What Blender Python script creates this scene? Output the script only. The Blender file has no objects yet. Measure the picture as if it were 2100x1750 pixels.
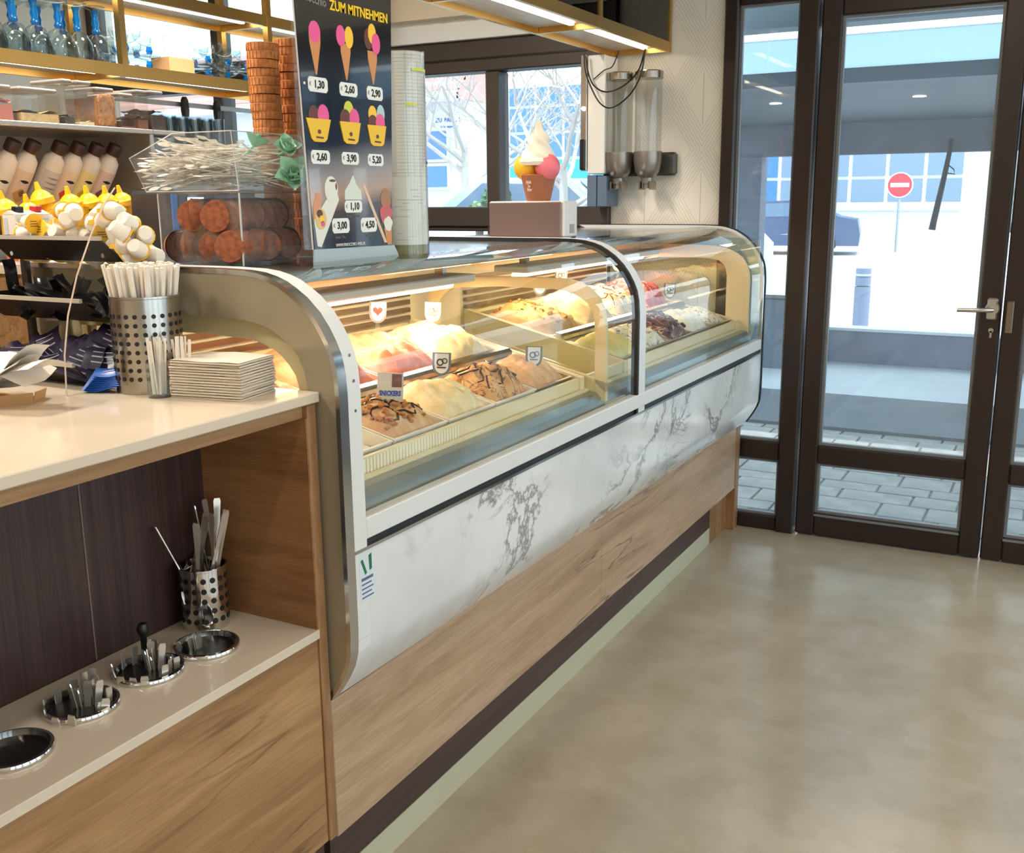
import bpy, bmesh, math, random
from mathutils import Vector, Matrix, noise
R = random.Random(7)
PI = math.pi
SC = bpy.context.scene
COL = SC.collection

# ------------------------------------------------------------------ camera, world, sun, lamps, exposure
def make_camera():
    yaw, pit, rol, f = -0.492420934, 0.221821557, -0.00961556741, 2097.25
    cy, sy, cp, sp = math.cos(yaw), math.sin(yaw), math.cos(pit), math.sin(pit)
    fwd = Vector((sy*cp, cy*cp, -sp)); r = Vector((cy, -sy, 0)); u = r.cross(fwd)
    cr, sr = math.cos(rol), math.sin(rol)
    r2 = r*cr + u*sr; u2 = u*cr - r*sr
    cam = bpy.data.cameras.new('camera'); o = bpy.data.objects.new('camera', cam); COL.objects.link(o)
    cam.sensor_fit = 'HORIZONTAL'; cam.sensor_width = 36; cam.lens = 36*f/2100; cam.clip_end = 300; cam.clip_start = .02
    M = Matrix((( r2.x, u2.x, -fwd.x, 0), (r2.y, u2.y, -fwd.y, 0), (r2.z, u2.z, -fwd.z, 1.55), (0, 0, 0, 1)))
    o.matrix_world = M
    SC.camera = o
make_camera()
w = bpy.data.worlds.new('world'); SC.world = w; w.use_nodes = True
nt = w.node_tree; nt.nodes.clear()
bg = nt.nodes.new('ShaderNodeBackground'); out = nt.nodes.new('ShaderNodeOutputWorld')
tc = nt.nodes.new('ShaderNodeTexCoord'); sx = nt.nodes.new('ShaderNodeSeparateXYZ'); cr_ = nt.nodes.new('ShaderNodeValToRGB')
nt.links.new(tc.outputs['Generated'], sx.inputs[0]); nt.links.new(sx.outputs['Z'], cr_.inputs[0])
cr_.color_ramp.elements[0].color = (.93, .97, 1.0, 1); cr_.color_ramp.elements[1].color = (.70, .86, 1.0, 1)
cr_.color_ramp.elements[1].position = .8
nt.links.new(cr_.outputs[0], bg.inputs[0]); nt.links.new(bg.outputs[0], out.inputs[0])
bg.inputs[1].default_value = 4.2
def light(kind, name, loc, energy, color, size=None, aim=None, size_y=None, spread=None):
    l = bpy.data.lights.new(name, kind); l.energy = energy; l.color = color
    if kind == 'AREA':
        l.shape = 'RECTANGLE'; l.size = size; l.size_y = size_y or size
        if spread: l.spread = spread
    if kind in ('POINT', 'SPOT') and size: l.shadow_soft_size = size
    o = bpy.data.objects.new(name, l); COL.objects.link(o); o.location = loc
    d = Vector(aim if aim else (0, 0, -1)).normalized()
    if abs(d.y) < .01:            # keep the long side along Y
        z = -d; y_ = Vector((0, 1, 0)); x_ = y_.cross(z); o.rotation_euler = Matrix((x_, y_, z)).transposed().to_euler()
    else: o.rotation_euler = d.to_track_quat('-Z', 'Y').to_euler()
    return o
sun = light('SUN', 'sun', (0, 0, 10), 4.5, (1.0, .97, .93), aim=(-.2, .35, -.9)); sun.data.angle = .01
WARM = (1.0, .80, .58); NEUT = (1.0, .88, .74)
# ceiling lamps of the shop (above and behind the customer side)
for x in (-.5, 1.5):
    for y in (-1.6, .4, 2.4):
        light('AREA', 'ceiling_lamp', (x, y, 2.87), (6.5 if y < 2 else 13), NEUT, .09, size_y=1.3)
for y in (.2, 1.5, 2.8):
    light('AREA', 'bar_ceiling_lamp', (-2.45, y, 2.87), 34, (1.0, .90, .78), .3)
# lamps inside the ice cream display
for y0, y1 in ((1.66, 2.82), (3.2, 4.48)):
    light('AREA', 'display_lamp', (-1.72, (y0+y1)/2, 1.262), 4.4, (1.0, .76, .48), .05, size_y=y1-y0, aim=(.28, 0, -1))
vs = SC.view_settings
vs.view_transform = 'Standard'; vs.look = 'None'; vs.gamma = 1; vs.use_curve_mapping = False
vs.exposure = 0.1

# ------------------------------------------------------------------ materials
def s2l(c):
    return tuple((v/255/12.92 if v/255 <= .04045 else ((v/255+.055)/1.055)**2.4) for v in c) + (1,)
MATS = {}
def mat(name, rgb, rough=.5, metal=0., spec=.5, emit=None, estr=0., alpha=None, coat=0., sheen=0., trans=0.):
    if name in MATS: return MATS[name]
    m = bpy.data.materials.new(name); m.use_nodes = True
    b = m.node_tree.nodes['Principled BSDF']
    b.inputs['Base Color'].default_value = s2l(rgb); b.inputs['Roughness'].default_value = rough
    b.inputs['Metallic'].default_value = metal; b.inputs['Specular IOR Level'].default_value = spec
    b.inputs['Coat Weight'].default_value = coat
    b.inputs['Transmission Weight'].default_value = trans
    if emit: b.inputs['Emission Color'].default_value = s2l(emit); b.inputs['Emission Strength'].default_value = estr
    MATS[name] = m
    return m
def nodes(m):
    t = m.node_tree; return t, t.nodes['Principled BSDF']
def coords(t, scale=(1, 1, 1), rot=(0, 0, 0), loc=(0, 0, 0), kind='Object'):
    c = t.nodes.new('ShaderNodeTexCoord'); mp = t.nodes.new('ShaderNodeMapping')
    mp.inputs['Scale'].default_value = scale; mp.inputs['Rotation'].default_value = rot; mp.inputs['Location'].default_value = loc
    t.links.new(c.outputs[kind], mp.inputs[0]); return mp.outputs[0]
def ramp(t, src, stops, interp='LINEAR'):
    r = t.nodes.new('ShaderNodeValToRGB'); r.color_ramp.interpolation = interp
    e = r.color_ramp.elements
    while len(e) < len(stops): e.new(.5)
    for i, (p, c) in enumerate(stops): e[i].position = p; e[i].color = c if len(c) == 4 else s2l(c)
    t.links.new(src, r.inputs[0]); return r.outputs[0]
def noi(t, vec, scale, detail=4, rough=.55, dist=0.):
    n = t.nodes.new('ShaderNodeTexNoise'); n.inputs['Scale'].default_value = scale; n.inputs['Detail'].default_value = detail
    n.inputs['Roughness'].default_value = rough; n.inputs['Distortion'].default_value = dist
    t.links.new(vec, n.inputs['Vector']); return n.outputs['Fac']
def mix(t, a, b, fac, mode='MIX'):
    n = t.nodes.new('ShaderNodeMix'); n.data_type = 'RGBA'; n.blend_type = mode
    for s, v in ((n.inputs[0], fac), (n.inputs[6], a), (n.inputs[7], b)):
        if isinstance(v, bpy.types.NodeSocket): t.links.new(v, s)
        elif isinstance(v, (int, float)): s.default_value = v
        else: s.default_value = v if len(v) == 4 else s2l(v)
    return n.outputs[2]
def math_(t, op, a, b=0., c=None):
    n = t.nodes.new('ShaderNodeMath'); n.operation = op
    for i, v in enumerate((a, b) if c is None else (a, b, c)):
        if isinstance(v, bpy.types.NodeSocket): t.links.new(v, n.inputs[i])
        else: n.inputs[i].default_value = v
    return n.outputs[0]
def bump(t, b, h, strength=.2, dist=.01):
    n = t.nodes.new('ShaderNodeBump'); n.inputs['Strength'].default_value = strength; n.inputs['Distance'].default_value = dist
    t.links.new(h, n.inputs['Height']); t.links.new(n.outputs[0], b.inputs['Normal'])
def wood(name, light_c, mid_c, dark_c, stretch=(9, .8, 9), rough=.42, crack=True, seed=0., gate=(.50, .62), width=.008):
    m = mat(name, mid_c, rough); t, b = nodes(m)
    v = coords(t, stretch, loc=(seed, seed*1.7, seed*.6))
    n1 = noi(t, v, 1.6, 5, .6, .9)
    c = ramp(t, n1, [(.28, dark_c), (.5, mid_c), (.72, light_c)])
    v2 = coords(t, (stretch[0]*9, stretch[1]*3, stretch[2]*9))
    n2 = noi(t, v2, 3, 3, .7)
    c = mix(t, c, ramp(t, n2, [(.3, (150, 140, 130)), (.65, (255, 255, 255))]), .35, 'MULTIPLY')
    if crack:
        v3 = coords(t, (5, .45, 5), rot=(.12, 0, .03), loc=(3.1+seed, 1.2, 5.3+seed))
        n3 = noi(t, v3, .9, 5, .55, .15)
        k = ramp(t, n3, [(.5-width, (0, 0, 0, 1)), (.5, (1, 1, 1, 1)), (.5+width, (0, 0, 0, 1))])
        g3 = ramp(t, noi(t, coords(t, (1.2, .9, 1.2), loc=(seed, 4, 2)), 1.1, 2), [(gate[0], (0, 0, 0, 1)), (gate[1], (1, 1, 1, 1))])
        c = mix(t, c, (84, 60, 44), math_(t, 'MULTIPLY', math_(t, 'MULTIPLY', k, g3), .8))
    t.links.new(c, b.inputs['Base Color']); bump(t, b, n2, .06, .002)
    return m
OAK = wood('oak_laminate', (204, 174, 144), (188, 156, 126), (164, 132, 102))
OAKW = wood('oak_laminate_cabinet', (192, 150, 106), (170, 128, 86), (140, 100, 64), seed=2.3, gate=(.42, .51), width=.011)
OAKX = wood('oak_laminate_side', (178, 128, 84), (156, 108, 68), (126, 84, 52), stretch=(.9, 9, 9), seed=4.1)
OAKV = wood('oak_edge', (182, 140, 100), (160, 118, 80), (138, 98, 64), stretch=(9, 9, .8), crack=False)
WENGE = wood('wenge_panel', (82, 60, 55), (66, 46, 44), (50, 34, 34), stretch=(40, 40, .6), crack=False, rough=.35)
WENGEH = wood('wenge_plinth', (92, 70, 66), (80, 58, 55), (64, 44, 43), stretch=(30, .8, 30), crack=False, rough=.4)
QUARTZ = mat('white_quartz', (214, 199, 178), .12, spec=.5)
GOLD = mat('brushed_gold', (196, 160, 96), .34, 1.0)
STEEL = mat('brushed_steel', (172, 166, 158), .22, 1.0)
CHROME = mat('chrome', (215, 212, 208), .08, 1.0)
SILVER = mat('silver_rim', (212, 212, 210), .16, 1.0)
ALU = mat('white_aluminium', (222, 222, 220), .35, .0)
CHAMP = mat('champagne_panel', (168, 156, 132), .34, .4)
DARKFR = mat('dark_brown_frame', (46, 33, 29), .36, .1)
DARKGR = mat('dark_window_frame', (70, 61, 55), .45, .1)
BLACK = mat('black_plastic', (18, 18, 19), .32)
RUB = mat('black_gasket', (24, 24, 26), .5)
DKSTEEL = mat('dark_steel', (96, 88, 82), .3, .9)
CREAM = mat('cream_liner', (238, 222, 186), .4)
WHITE = mat('white_plastic', (238, 236, 232), .4)
PAPER = mat('white_paper', (226, 217, 204), .75)
def floor_mat():
    m = mat('polished_concrete', (178, 164, 142), .3); t, b = nodes(m)
    v = coords(t)
    a = noi(t, v, .9, 5, .6, .6); c2 = noi(t, v, 5, 5, .65, .3)
    c = ramp(t, a, [(.3, (166, 152, 131)), (.5, (178, 165, 144)), (.7, (187, 172, 152))])
    c = mix(t, c, ramp(t, c2, [(.35, (232, 226, 216)), (.6, (255, 255, 255))]), .6, 'MULTIPLY')
    sp = noi(t, v, 38, 2); k = ramp(t, sp, [(.77, (0, 0, 0, 1)), (.80, (1, 1, 1, 1))])
    c = mix(t, c, (120, 104, 84), math_(t, 'MULTIPLY', k, .35))
    t.links.new(c, b.inputs['Base Color'])
    t.links.new(ramp(t, c2, [(.3, (.17, .17, .17, 1)), (.7, (.25, .25, .25, 1))]), b.inputs['Roughness'])
    bump(t, b, c2, .015, .004)
    return m
FLOOR = floor_mat()
def marble_mat():
    m = mat('white_marble', (232, 232, 230), .12, coat=.3); t, b = nodes(m)
    v = coords(t, (1, 1, 1.0), rot=(.5, 0, 0))
    big = noi(t, v, 1.7, 3, .5)
    d = noi(t, v, 2.3, 8, .62, 1.1)
    d2 = noi(t, coords(t, loc=(4, 2, 1), rot=(-.7, 0, 0)), 4.2, 6, .6, 1.3)
    k1 = ramp(t, d, [(.470, (0, 0, 0, 1)), (.5, (1, 1, 1, 1)), (.524, (0, 0, 0, 1))])
    k2 = ramp(t, d2, [(.488, (0, 0, 0, 1)), (.5, (1, 1, 1, 1)), (.51, (0, 0, 0, 1))])
    gate = ramp(t, big, [(.44, (0, 0, 0, 1)), (.55, (1, 1, 1, 1))])
    gate2 = ramp(t, big, [(.52, (0, 0, 0, 1)), (.66, (1, 1, 1, 1))])
    c = ramp(t, noi(t, v, 2.2, 4, .6), [(.3, (214, 214, 214)), (.62, (236, 236, 234))])
    c = mix(t, c, (112, 112, 116), math_(t, 'MULTIPLY', math_(t, 'MULTIPLY', k1, gate), .85))
    c = mix(t, c, (120, 120, 124), math_(t, 'MULTIPLY', math_(t, 'MULTIPLY', k2, gate2), .75))
    t.links.new(c, b.inputs['Base Color']); return m
MARBLE = marble_mat()
def wallpaper_mat():
    m = mat('chevron_wallpaper', (232, 224, 210), .7); t, b = nodes(m)
    c = t.nodes.new('ShaderNodeTexCoord'); s = t.nodes.new('ShaderNodeSeparateXYZ'); t.links.new(c.outputs['Object'], s.inputs[0])
    W_, H_ = .27, .44
    fx = math_(t, 'ABSOLUTE', math_(t, 'SUBTRACT', math_(t, 'FRACT', math_(t, 'DIVIDE', math_(t, 'ADD', s.outputs['X'], 10.0+.0), W_)), .5))
    fz = math_(t, 'ABSOLUTE', math_(t, 'SUBTRACT', math_(t, 'FRACT', math_(t, 'DIVIDE', math_(t, 'ADD', s.outputs['Z'], 10.13), H_)), .5))
    d = math_(t, 'ADD', fx, fz)                       # 0 centre .. 1 corner; diamond at .5
    e = math_(t, 'ABSOLUTE', math_(t, 'SUBTRACT', d, .5))
    st = math_(t, 'FRACT', math_(t, 'DIVIDE', e, .055))
    line = math_(t, 'LESS_THAN', math_(t, 'ABSOLUTE', math_(t, 'SUBTRACT', st, .5)), .07)
    zone = math_(t, 'LESS_THAN', e, .21)
    vert = math_(t, 'MULTIPLY', math_(t, 'LESS_THAN', fx, .006), math_(t, 'GREATER_THAN', e, .24))
    k = math_(t, 'MAXIMUM', math_(t, 'MULTIPLY', line, zone), vert)
    cc = mix(t, (234, 226, 213), (178, 172, 164), math_(t, 'MULTIPLY', k, .8))
    t.links.new(cc, b.inputs['Base Color']); return m
WALLP = wallpaper_mat()
def glass(name, tint=(255, 255, 255), ior=1.5, rough=0.0, haze=0., hazec=(235, 240, 245)):
    m = bpy.data.materials.new(name); m.use_nodes = True; t = m.node_tree; t.nodes.clear()
    o = t.nodes.new('ShaderNodeOutputMaterial'); tr = t.nodes.new('ShaderNodeBsdfTransparent'); gl = t.nodes.new('ShaderNodeBsdfGlossy')
    fr = t.nodes.new('ShaderNodeLayerWeight'); mx = t.nodes.new('ShaderNodeMixShader'); fr.inputs[0].default_value = .5
    tr.inputs[0].default_value = s2l(tint); gl.inputs['Roughness'].default_value = rough
    f0 = ((ior-1)/(ior+1))**2
    p5 = math_(t, 'POWER', fr.outputs['Facing'], 5.0); t.links.new(math_(t, 'MULTIPLY_ADD', p5, 1-f0, f0), mx.inputs[0]); t.links.new(gl.outputs[0], mx.inputs[2])
    if haze:
        df = t.nodes.new('ShaderNodeBsdfDiffuse'); df.inputs[0].default_value = s2l(hazec)
        m2 = t.nodes.new('ShaderNodeMixShader'); m2.inputs[0].default_value = haze
        t.links.new(tr.outputs[0], m2.inputs[1]); t.links.new(df.outputs[0], m2.inputs[2]); t.links.new(m2.outputs[0], mx.inputs[1])
    else: t.links.new(tr.outputs[0], mx.inputs[1])
    t.links.new(mx.outputs[0], o.inputs[0]); MATS[name] = m; return m
PANE = glass('window_glass', (240, 248, 251), 1.6, haze=.08, hazec=(206, 224, 244))
DISP = glass('display_glass', (246, 250, 246), 1.85)
ACRYL = glass('clear_acrylic', (248, 250, 250), 1.45, haze=.04)
GLASSW = glass('clear_glassware', (232, 240, 242), 1.6)
BLUEG = glass('blue_glass', (40, 170, 225), 1.55, haze=.25, hazec=(10, 150, 220))
TINT = glass('smoked_glass', (120, 104, 92), 1.5)
def emis(name, rgb, s):
    m = mat(name, rgb, .5, emit=rgb, estr=s); return m
LED = emis('led_strip', (255, 238, 210), 10.)
TUBE = emis('lamp_tube', (255, 226, 180), 14.)
SPOTREFL = emis('spot_reflection', (255, 236, 205), 8.)  # painted reflection of the shop's ceiling lights, no lamp outside
def waffle_mat():
    m = mat('waffle', (196, 122, 62), .6); t, b = nodes(m); v = coords(t)
    n = noi(t, v, 60, 3); t.links.new(ramp(t, n, [(.3, (168, 96, 46)), (.6, (206, 136, 76))]), b.inputs['Base Color'])
    bump(t, b, n, .4, .003); return m
WAFFLE = waffle_mat()
def waffle2():
    m = mat('dark_waffle', (150, 82, 46), .65); t, b = nodes(m); v = coords(t)
    n = noi(t, v, 70, 3); t.links.new(ramp(t, n, [(.3, (120, 60, 34)), (.6, (164, 92, 54))]), b.inputs['Base Color'])
    bump(t, b, n, .4, .003); return m
WAFFLE2 = waffle2()
def gel(name, a, b_, scale=14, c=None):
    m = mat(name, a, .45); t, b = nodes(m); v = coords(t, (1, 1.6, 1))
    n = noi(t, v, scale, 4, .6, 1.0)
    col = ramp(t, n, [(.35, b_), (.58, a)])
    if c:
        n2 = noi(t, coords(t, (1, 2.2, 1), loc=(2, 1, 0)), scale*.9, 3, .5, 1.6)
        col = mix(t, col, c, ramp(t, n2, [(.50, (0, 0, 0, 1)), (.53, (1, 1, 1, 1)), (.56, (0, 0, 0, 1))]))
    t.links.new(col, b.inputs['Base Color']); b.inputs['Subsurface Weight'].default_value = 0.0
    bump(t, b, n, .35, .01); return m
def brick_noise(name, c1, c2, scale, rough=.8):
    m = mat(name, c1, rough); t, b = nodes(m); n = noi(t, coords(t), scale, 4, .6)
    t.links.new(ramp(t, n, [(.35, c2), (.6, c1)]), b.inputs['Base Color']); bump(t, b, n, .2, .01); return m

# ------------------------------------------------------------------ mesh helpers
class MB:
    def __init__(s): s.v = []; s.f = []
    def add(s, vs, fs):
        n = len(s.v); s.v += [tuple(p) for p in vs]; s.f += [tuple(i+n for i in f) for f in fs]; return s
    def box(s, a, b, c=.0):
        x0, y0, z0 = [min(p, q) for p, q in zip(a, b)]; x1, y1, z1 = [max(p, q) for p, q in zip(a, b)]
        if c <= 0:
            return s.add([(x0,y0,z0),(x1,y0,z0),(x1,y1,z0),(x0,y1,z0),(x0,y0,z1),(x1,y0,z1),(x1,y1,z1),(x0,y1,z1)],
                  [(0,3,2,1),(4,5,6,7),(0,1,5,4),(1,2,6,5),(2,3,7,6),(3,0,4,7)])
        c = min(c, (x1-x0)*.45, (y1-y0)*.45, (z1-z0)*.45)
        bm = bmesh.new(); bmesh.ops.create_cube(bm, size=1)
        for v in bm.verts: v.co = Vector(((x0+x1)/2+v.co.x*(x1-x0), (y0+y1)/2+v.co.y*(y1-y0), (z0+z1)/2+v.co.z*(z1-z0)))
        bmesh.ops.bevel(bm, geom=bm.edges[:], offset=c, segments=1, affect='EDGES')
        bm.verts.index_update(); s.add([v.co[:] for v in bm.verts], [[v.index for v in f.verts] for f in bm.faces]); bm.free(); return s
    def lathe(s, prof, c=(0, 0, 0), n=20, M=None, cap=True):
        vs = []; fs = []; k = len(prof)
        for r, z in prof:
            for i in range(n):
                a = 2*PI*i/n; vs.append(Vector((r*math.cos(a), r*math.sin(a), z)))
        for j in range(k-1):
            for i in range(n):
                i2 = (i+1) % n; fs.append((j*n+i, j*n+i2, (j+1)*n+i2, (j+1)*n+i))
        if cap:
            if prof[0][0] > 1e-5: fs.append(tuple(range(n-1, -1, -1)))
            if prof[-1][0] > 1e-5: fs.append(tuple((k-1)*n+i for i in range(n)))
        if M is not None: vs = [M @ v for v in vs]
        vs = [v + Vector(c) for v in vs]
        return s.add(vs, fs)
    def tube(s, pts, r, n=8, r_end=None):
        pts = [Vector(p) for p in pts]; vs = []; fs = []; m = len(pts); up = None
        for i, p in enumerate(pts):
            d = (pts[min(i+1, m-1)] - pts[max(i-1, 0)]).normalized()
            if up is None:
                up = Vector((0, 0, 1)) if abs(d.z) < .9 else Vector((1, 0, 0))
            a = d.cross(up).normalized(); b = a.cross(d).normalized(); up = b
            rr = r if r_end is None else r + (r_end-r)*i/(m-1)
            for k in range(n):
                t = 2*PI*k/n; vs.append(p + a*rr*math.cos(t) + b*rr*math.sin(t))
        for i in range(m-1):
            for k in range(n):
                k2 = (k+1) % n; fs.append((i*n+k, i*n+k2, (i+1)*n+k2, (i+1)*n+k))
        fs.append(tuple(range(n-1, -1, -1))); fs.append(tuple((m-1)*n+k for k in range(n)))
        return s.add(vs, fs)
    def prism(s, poly, a, b, axis='y'):
        # poly: 2D points; axis: extrusion axis.  y:(x,z)  x:(y,z)  z:(x,y)
        def P(p, h): return {'y': (p[0], h, p[1]), 'x': (h, p[0], p[1]), 'z': (p[0], p[1], h)}[axis]
        n = len(poly); vs = [P(p, a) for p in poly] + [P(p, b) for p in poly]
        fs = [tuple(range(n)), tuple(range(2*n-1, n-1, -1))] + [(i, i+n, (i+1) % n+n, (i+1) % n) for i in range(n)]
        return s.add(vs, fs)
    def strip(s, A, B):   # two equal-length polylines -> quads
        n = len(A); return s.add(list(A)+list(B), [(i, i+1, n+i+1, n+i) for i in range(n-1)])
    def grid(s, fn, nu, nv):
        vs = [fn(i/(nu-1), j/(nv-1)) for j in range(nv) for i in range(nu)]
        return s.add(vs, [(j*nu+i, j*nu+i+1, (j+1)*nu+i+1, (j+1)*nu+i) for j in range(nv-1) for i in range(nu-1)])
    def xf(s, M): s.v = [tuple(M @ Vector(p)) for p in s.v]; return s
    def build(s, name, m, parent=None, smooth=False, kind=None, label=None, world=True):
        off = Vector((0, 0, 0))
        if parent is not None and world:
            p = parent
            while p is not None: off += p.location; p = p.parent
        me = bpy.data.meshes.new(name)
        me.from_pydata([tuple(Vector(p)-off) for p in s.v], [], s.f)
        bm = bmesh.new(); bm.from_mesh(me); bmesh.ops.recalc_face_normals(bm, faces=bm.faces[:]); bm.to_mesh(me); bm.free()
        me.materials.append(m)
        if smooth:
            me.polygons.foreach_set('use_smooth', [True]*len(me.polygons))
            me.set_sharp_from_angle(angle=math.radians(38))
        me.update()
        o = bpy.data.objects.new(name, me); COL.objects.link(o)
        if parent is not None: o.parent = parent
        if kind: o['kind'] = kind
        if label: o['label'] = label
        return o
def link(o, parent):
    COL.objects.link(o); o.parent = parent; return o
def tag(o, label, cat, group=None):
    o['label'] = label; o['category'] = cat
    if group: o['group'] = group
    return o
def thing(name, label, cat, loc=(0, 0, 0), rot=(0, 0, 0), group=None):
    o = bpy.data.objects.new(name, None); COL.objects.link(o); o.location = loc; o.rotation_euler = rot; o.empty_display_size = .02
    return tag(o, label, cat, group)
def struct(name, mb, m, parent=None, smooth=False):
    o = mb.build(name, m, parent, smooth)
    if parent is None: o['kind'] = 'structure'
    return o
def sempty(name, loc=(0, 0, 0)):
    o = bpy.data.objects.new(name, None); COL.objects.link(o); o.location = loc; o['kind'] = 'structure'; return o
def dup(o, loc=None, rot=None, label=None, scale=None):
    c = o.copy(); COL.objects.link(c)
    if loc is not None: c.location = loc
    if rot is not None: c.rotation_euler = rot
    if scale is not None: c.scale = scale
    if label: c['label'] = label
    for ch in list(o.children):
        d = ch.copy(); COL.objects.link(d); d.parent = c
        for g in list(ch.children):
            e = g.copy(); COL.objects.link(e); e.parent = d
    return c
def text(name, body, size, loc, rot, m, parent=None, align='CENTER', ext=.0004, bold=.0, sx=1.0):
    c = bpy.data.curves.new(name, 'FONT'); c.body = body; c.size = size; c.align_x = align; c.align_y = 'CENTER'
    c.extrude = ext; c.offset = bold; c.resolution_u = 2; c.materials.append(m)
    o = bpy.data.objects.new(name, c); COL.objects.link(o)
    l = Vector(loc)
    if parent is not None:
        p = parent
        while p is not None: l = l - p.location; p = p.parent
        o.parent = parent
    me = bpy.data.meshes.new_from_object(o); q = bpy.data.objects.new(name, me); COL.objects.link(q)
    if parent is not None: q.parent = parent
    bpy.data.objects.remove(o); o = q
    o.location = l; o.rotation_euler = rot; o.scale = (sx, 1, 1)
    return o
FACE_X = (PI/2, 0, PI/2)     # reads along +Y, faces +X
FACE_NY = (PI/2, 0, 0)       # reads along +X, faces -Y
def nth(i):
    a = ('', 'first', 'second', 'third', 'fourth', 'fifth', 'sixth', 'seventh', 'eighth', 'ninth', 'tenth', 'eleventh', 'twelfth', 'thirteenth', 'fourteenth', 'fifteenth', 'sixteenth', 'seventeenth', 'eighteenth', 'nineteenth', 'twentieth')
    return a[i] if i <= 20 else 'twenty-'+a[i-20]
def resample(pts, n):
    pts = [Vector(p) for p in pts]; d = [0]
    for a, b in zip(pts, pts[1:]): d.append(d[-1] + (b-a).length)
    res = []; j = 0
    for i in range(n):
        t = d[-1]*i/(n-1)
        while j < len(pts)-2 and d[j+1] < t: j += 1
        u = (t-d[j])/max(1e-9, d[j+1]-d[j]); res.append(pts[j].lerp(pts[j+1], min(1, u)))
    return res

# ------------------------------------------------------------------ room shell
YW = 4.627
struct('floor', MB().box((-5.4, -3.5, -.1), (3.5, YW+.12, 0)), FLOOR)
PLASTER = mat('cream_plaster', (226, 214, 194), .8)
CEILM = mat('ceiling_paint', (236, 230, 220), .8)
struct('ceiling', MB().box((-5.4, -3.5, 2.9), (3.5, YW+.2, 3.05)), CEILM)
struct('wall_left', MB().box((-5.5, -3.5, 0), (-5.4, YW+.2, 2.9)), PLASTER)
def glazed(name, a, b, axis):            # a wall with a wide shop window between sill and head
    e = sempty(name, (a[0], a[1], 0))
    def bx(n, u0, u1, z0, z1, m, t0=0., t1=1.):
        if axis == 'y': MB().box((a[0]+(b[0]-a[0])*t0, u0, z0), (a[0]+(b[0]-a[0])*t1, u1, z1)).build(n, m, e)
        else: MB().box((u0, a[1]+(b[1]-a[1])*t0, z0), (u1, a[1]+(b[1]-a[1])*t1, z1)).build(n, m, e)
    u0, u1 = (a[1], b[1]) if axis == 'y' else (a[0], b[0])
    bx('sill_wall', u0, u1, 0, .45, PLASTER); bx('head_wall', u0, u1, 2.5, 2.9, PLASTER)
    n = 5; wd = (u1-u0)/n
    for i in range(n+1): bx('pillar', max(u0, u0+i*wd-.12), min(u1, u0+i*wd+.12), .45, 2.5, DARKFR)
    for i in range(n): bx('pane', u0+i*wd+.12, u0+(i+1)*wd-.12, .45, 2.5, PANE, .45, .52)
glazed('wall_right', (3.5, -3.5), (3.6, YW+.2), 'y')
struct('wall_front', MB().box((-5.4, -3.6, 0), (3.5, -3.5, 2.9)), PLASTER)
wb = sempty('wall_back', (0, YW, 0))
MB().box((-1.935, YW, 0), (-1.40, YW+.2, 2.9)).build('papered_wall', WALLP, wb)
MB().box((-1.40, YW, 2.42), (3.5, YW+.2, 2.9)).build('wall_above_doors', WALLP, wb)
MB().box((-5.4, YW, 0), (-1.935, YW+.2, .95)).build('wall_below_window', PLASTER, wb)
MB().box((-3.62, YW-.12, 2.40), (-1.935, YW+.2, 2.9)).build('bulkhead', PLASTER, wb)
MB().box((-3.62, YW-.06, 2.30), (-1.935, YW+.2, 2.40)).build('white_band', mat('white_band', (232, 236, 236), .6), wb)
MB().box((1.8, YW, 0), (3.5, YW+.2, 2.42)).build('side_wall_panel', PLASTER, wb)
# ---- window behind the bar
w1 = sempty('window_1', (-3.6, YW, .95))
YF = YW+.03
def fr(name, x0, x1, z0, z1, parent, m=DARKGR, y0=YW-.01, y1=YW+.09, c=.006): return MB().box((x0, y0, z0), (x1, y1, z1), c).build(name, m, parent)
fr('frame_head', -5.4, -1.935, 2.15, 2.30, w1, y0=YW-.03)
fr('frame_groove', -5.4, -1.935, 2.205, 2.215, w1, BLACK, YW-.034, YW-.02, 0)
fr('transom', -5.4, -1.935, 1.40, 1.497, w1, y0=YW-.03)
fr('transom_lip', -5.4, -1.935, 1.375, 1.398, w1)
fr('frame_sill', -5.4, -1.935, .95, 1.02, w1)
for x in (-5.4, -4.40, -3.50, -2.605): fr('mullion', x, x+.075, 1.02, 2.15, w1, y0=YW-.02)
fr('jamb', -1.975, -1.935, 1.02, 2.15, w1)
for a, b in ((-5.325, -4.40), (-4.325, -3.50), (-3.425, -2.605), (-2.53, -1.975)):
    MB().box((a, YW+.04, 1.497), (b, YW+.048, 2.15)).build('pane', PANE, w1)
    MB().box((a, YW+.04, 1.02), (b, YW+.048, 1.375)).build('pane', PANE, w1)
for x in (-5.4, -4.40, -3.70): fr('clerestory_mullion', x, x+.07, 2.30, 2.84, w1)
fr('clerestory_head', -5.4, -3.63, 2.84, 2.90, w1)
for a, b in ((-5.33, -4.40), (-4.33, -3.70)): MB().box((a, YW+.04, 2.30), (b, YW+.048, 2.84)).build('pane', PANE, w1)
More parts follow.
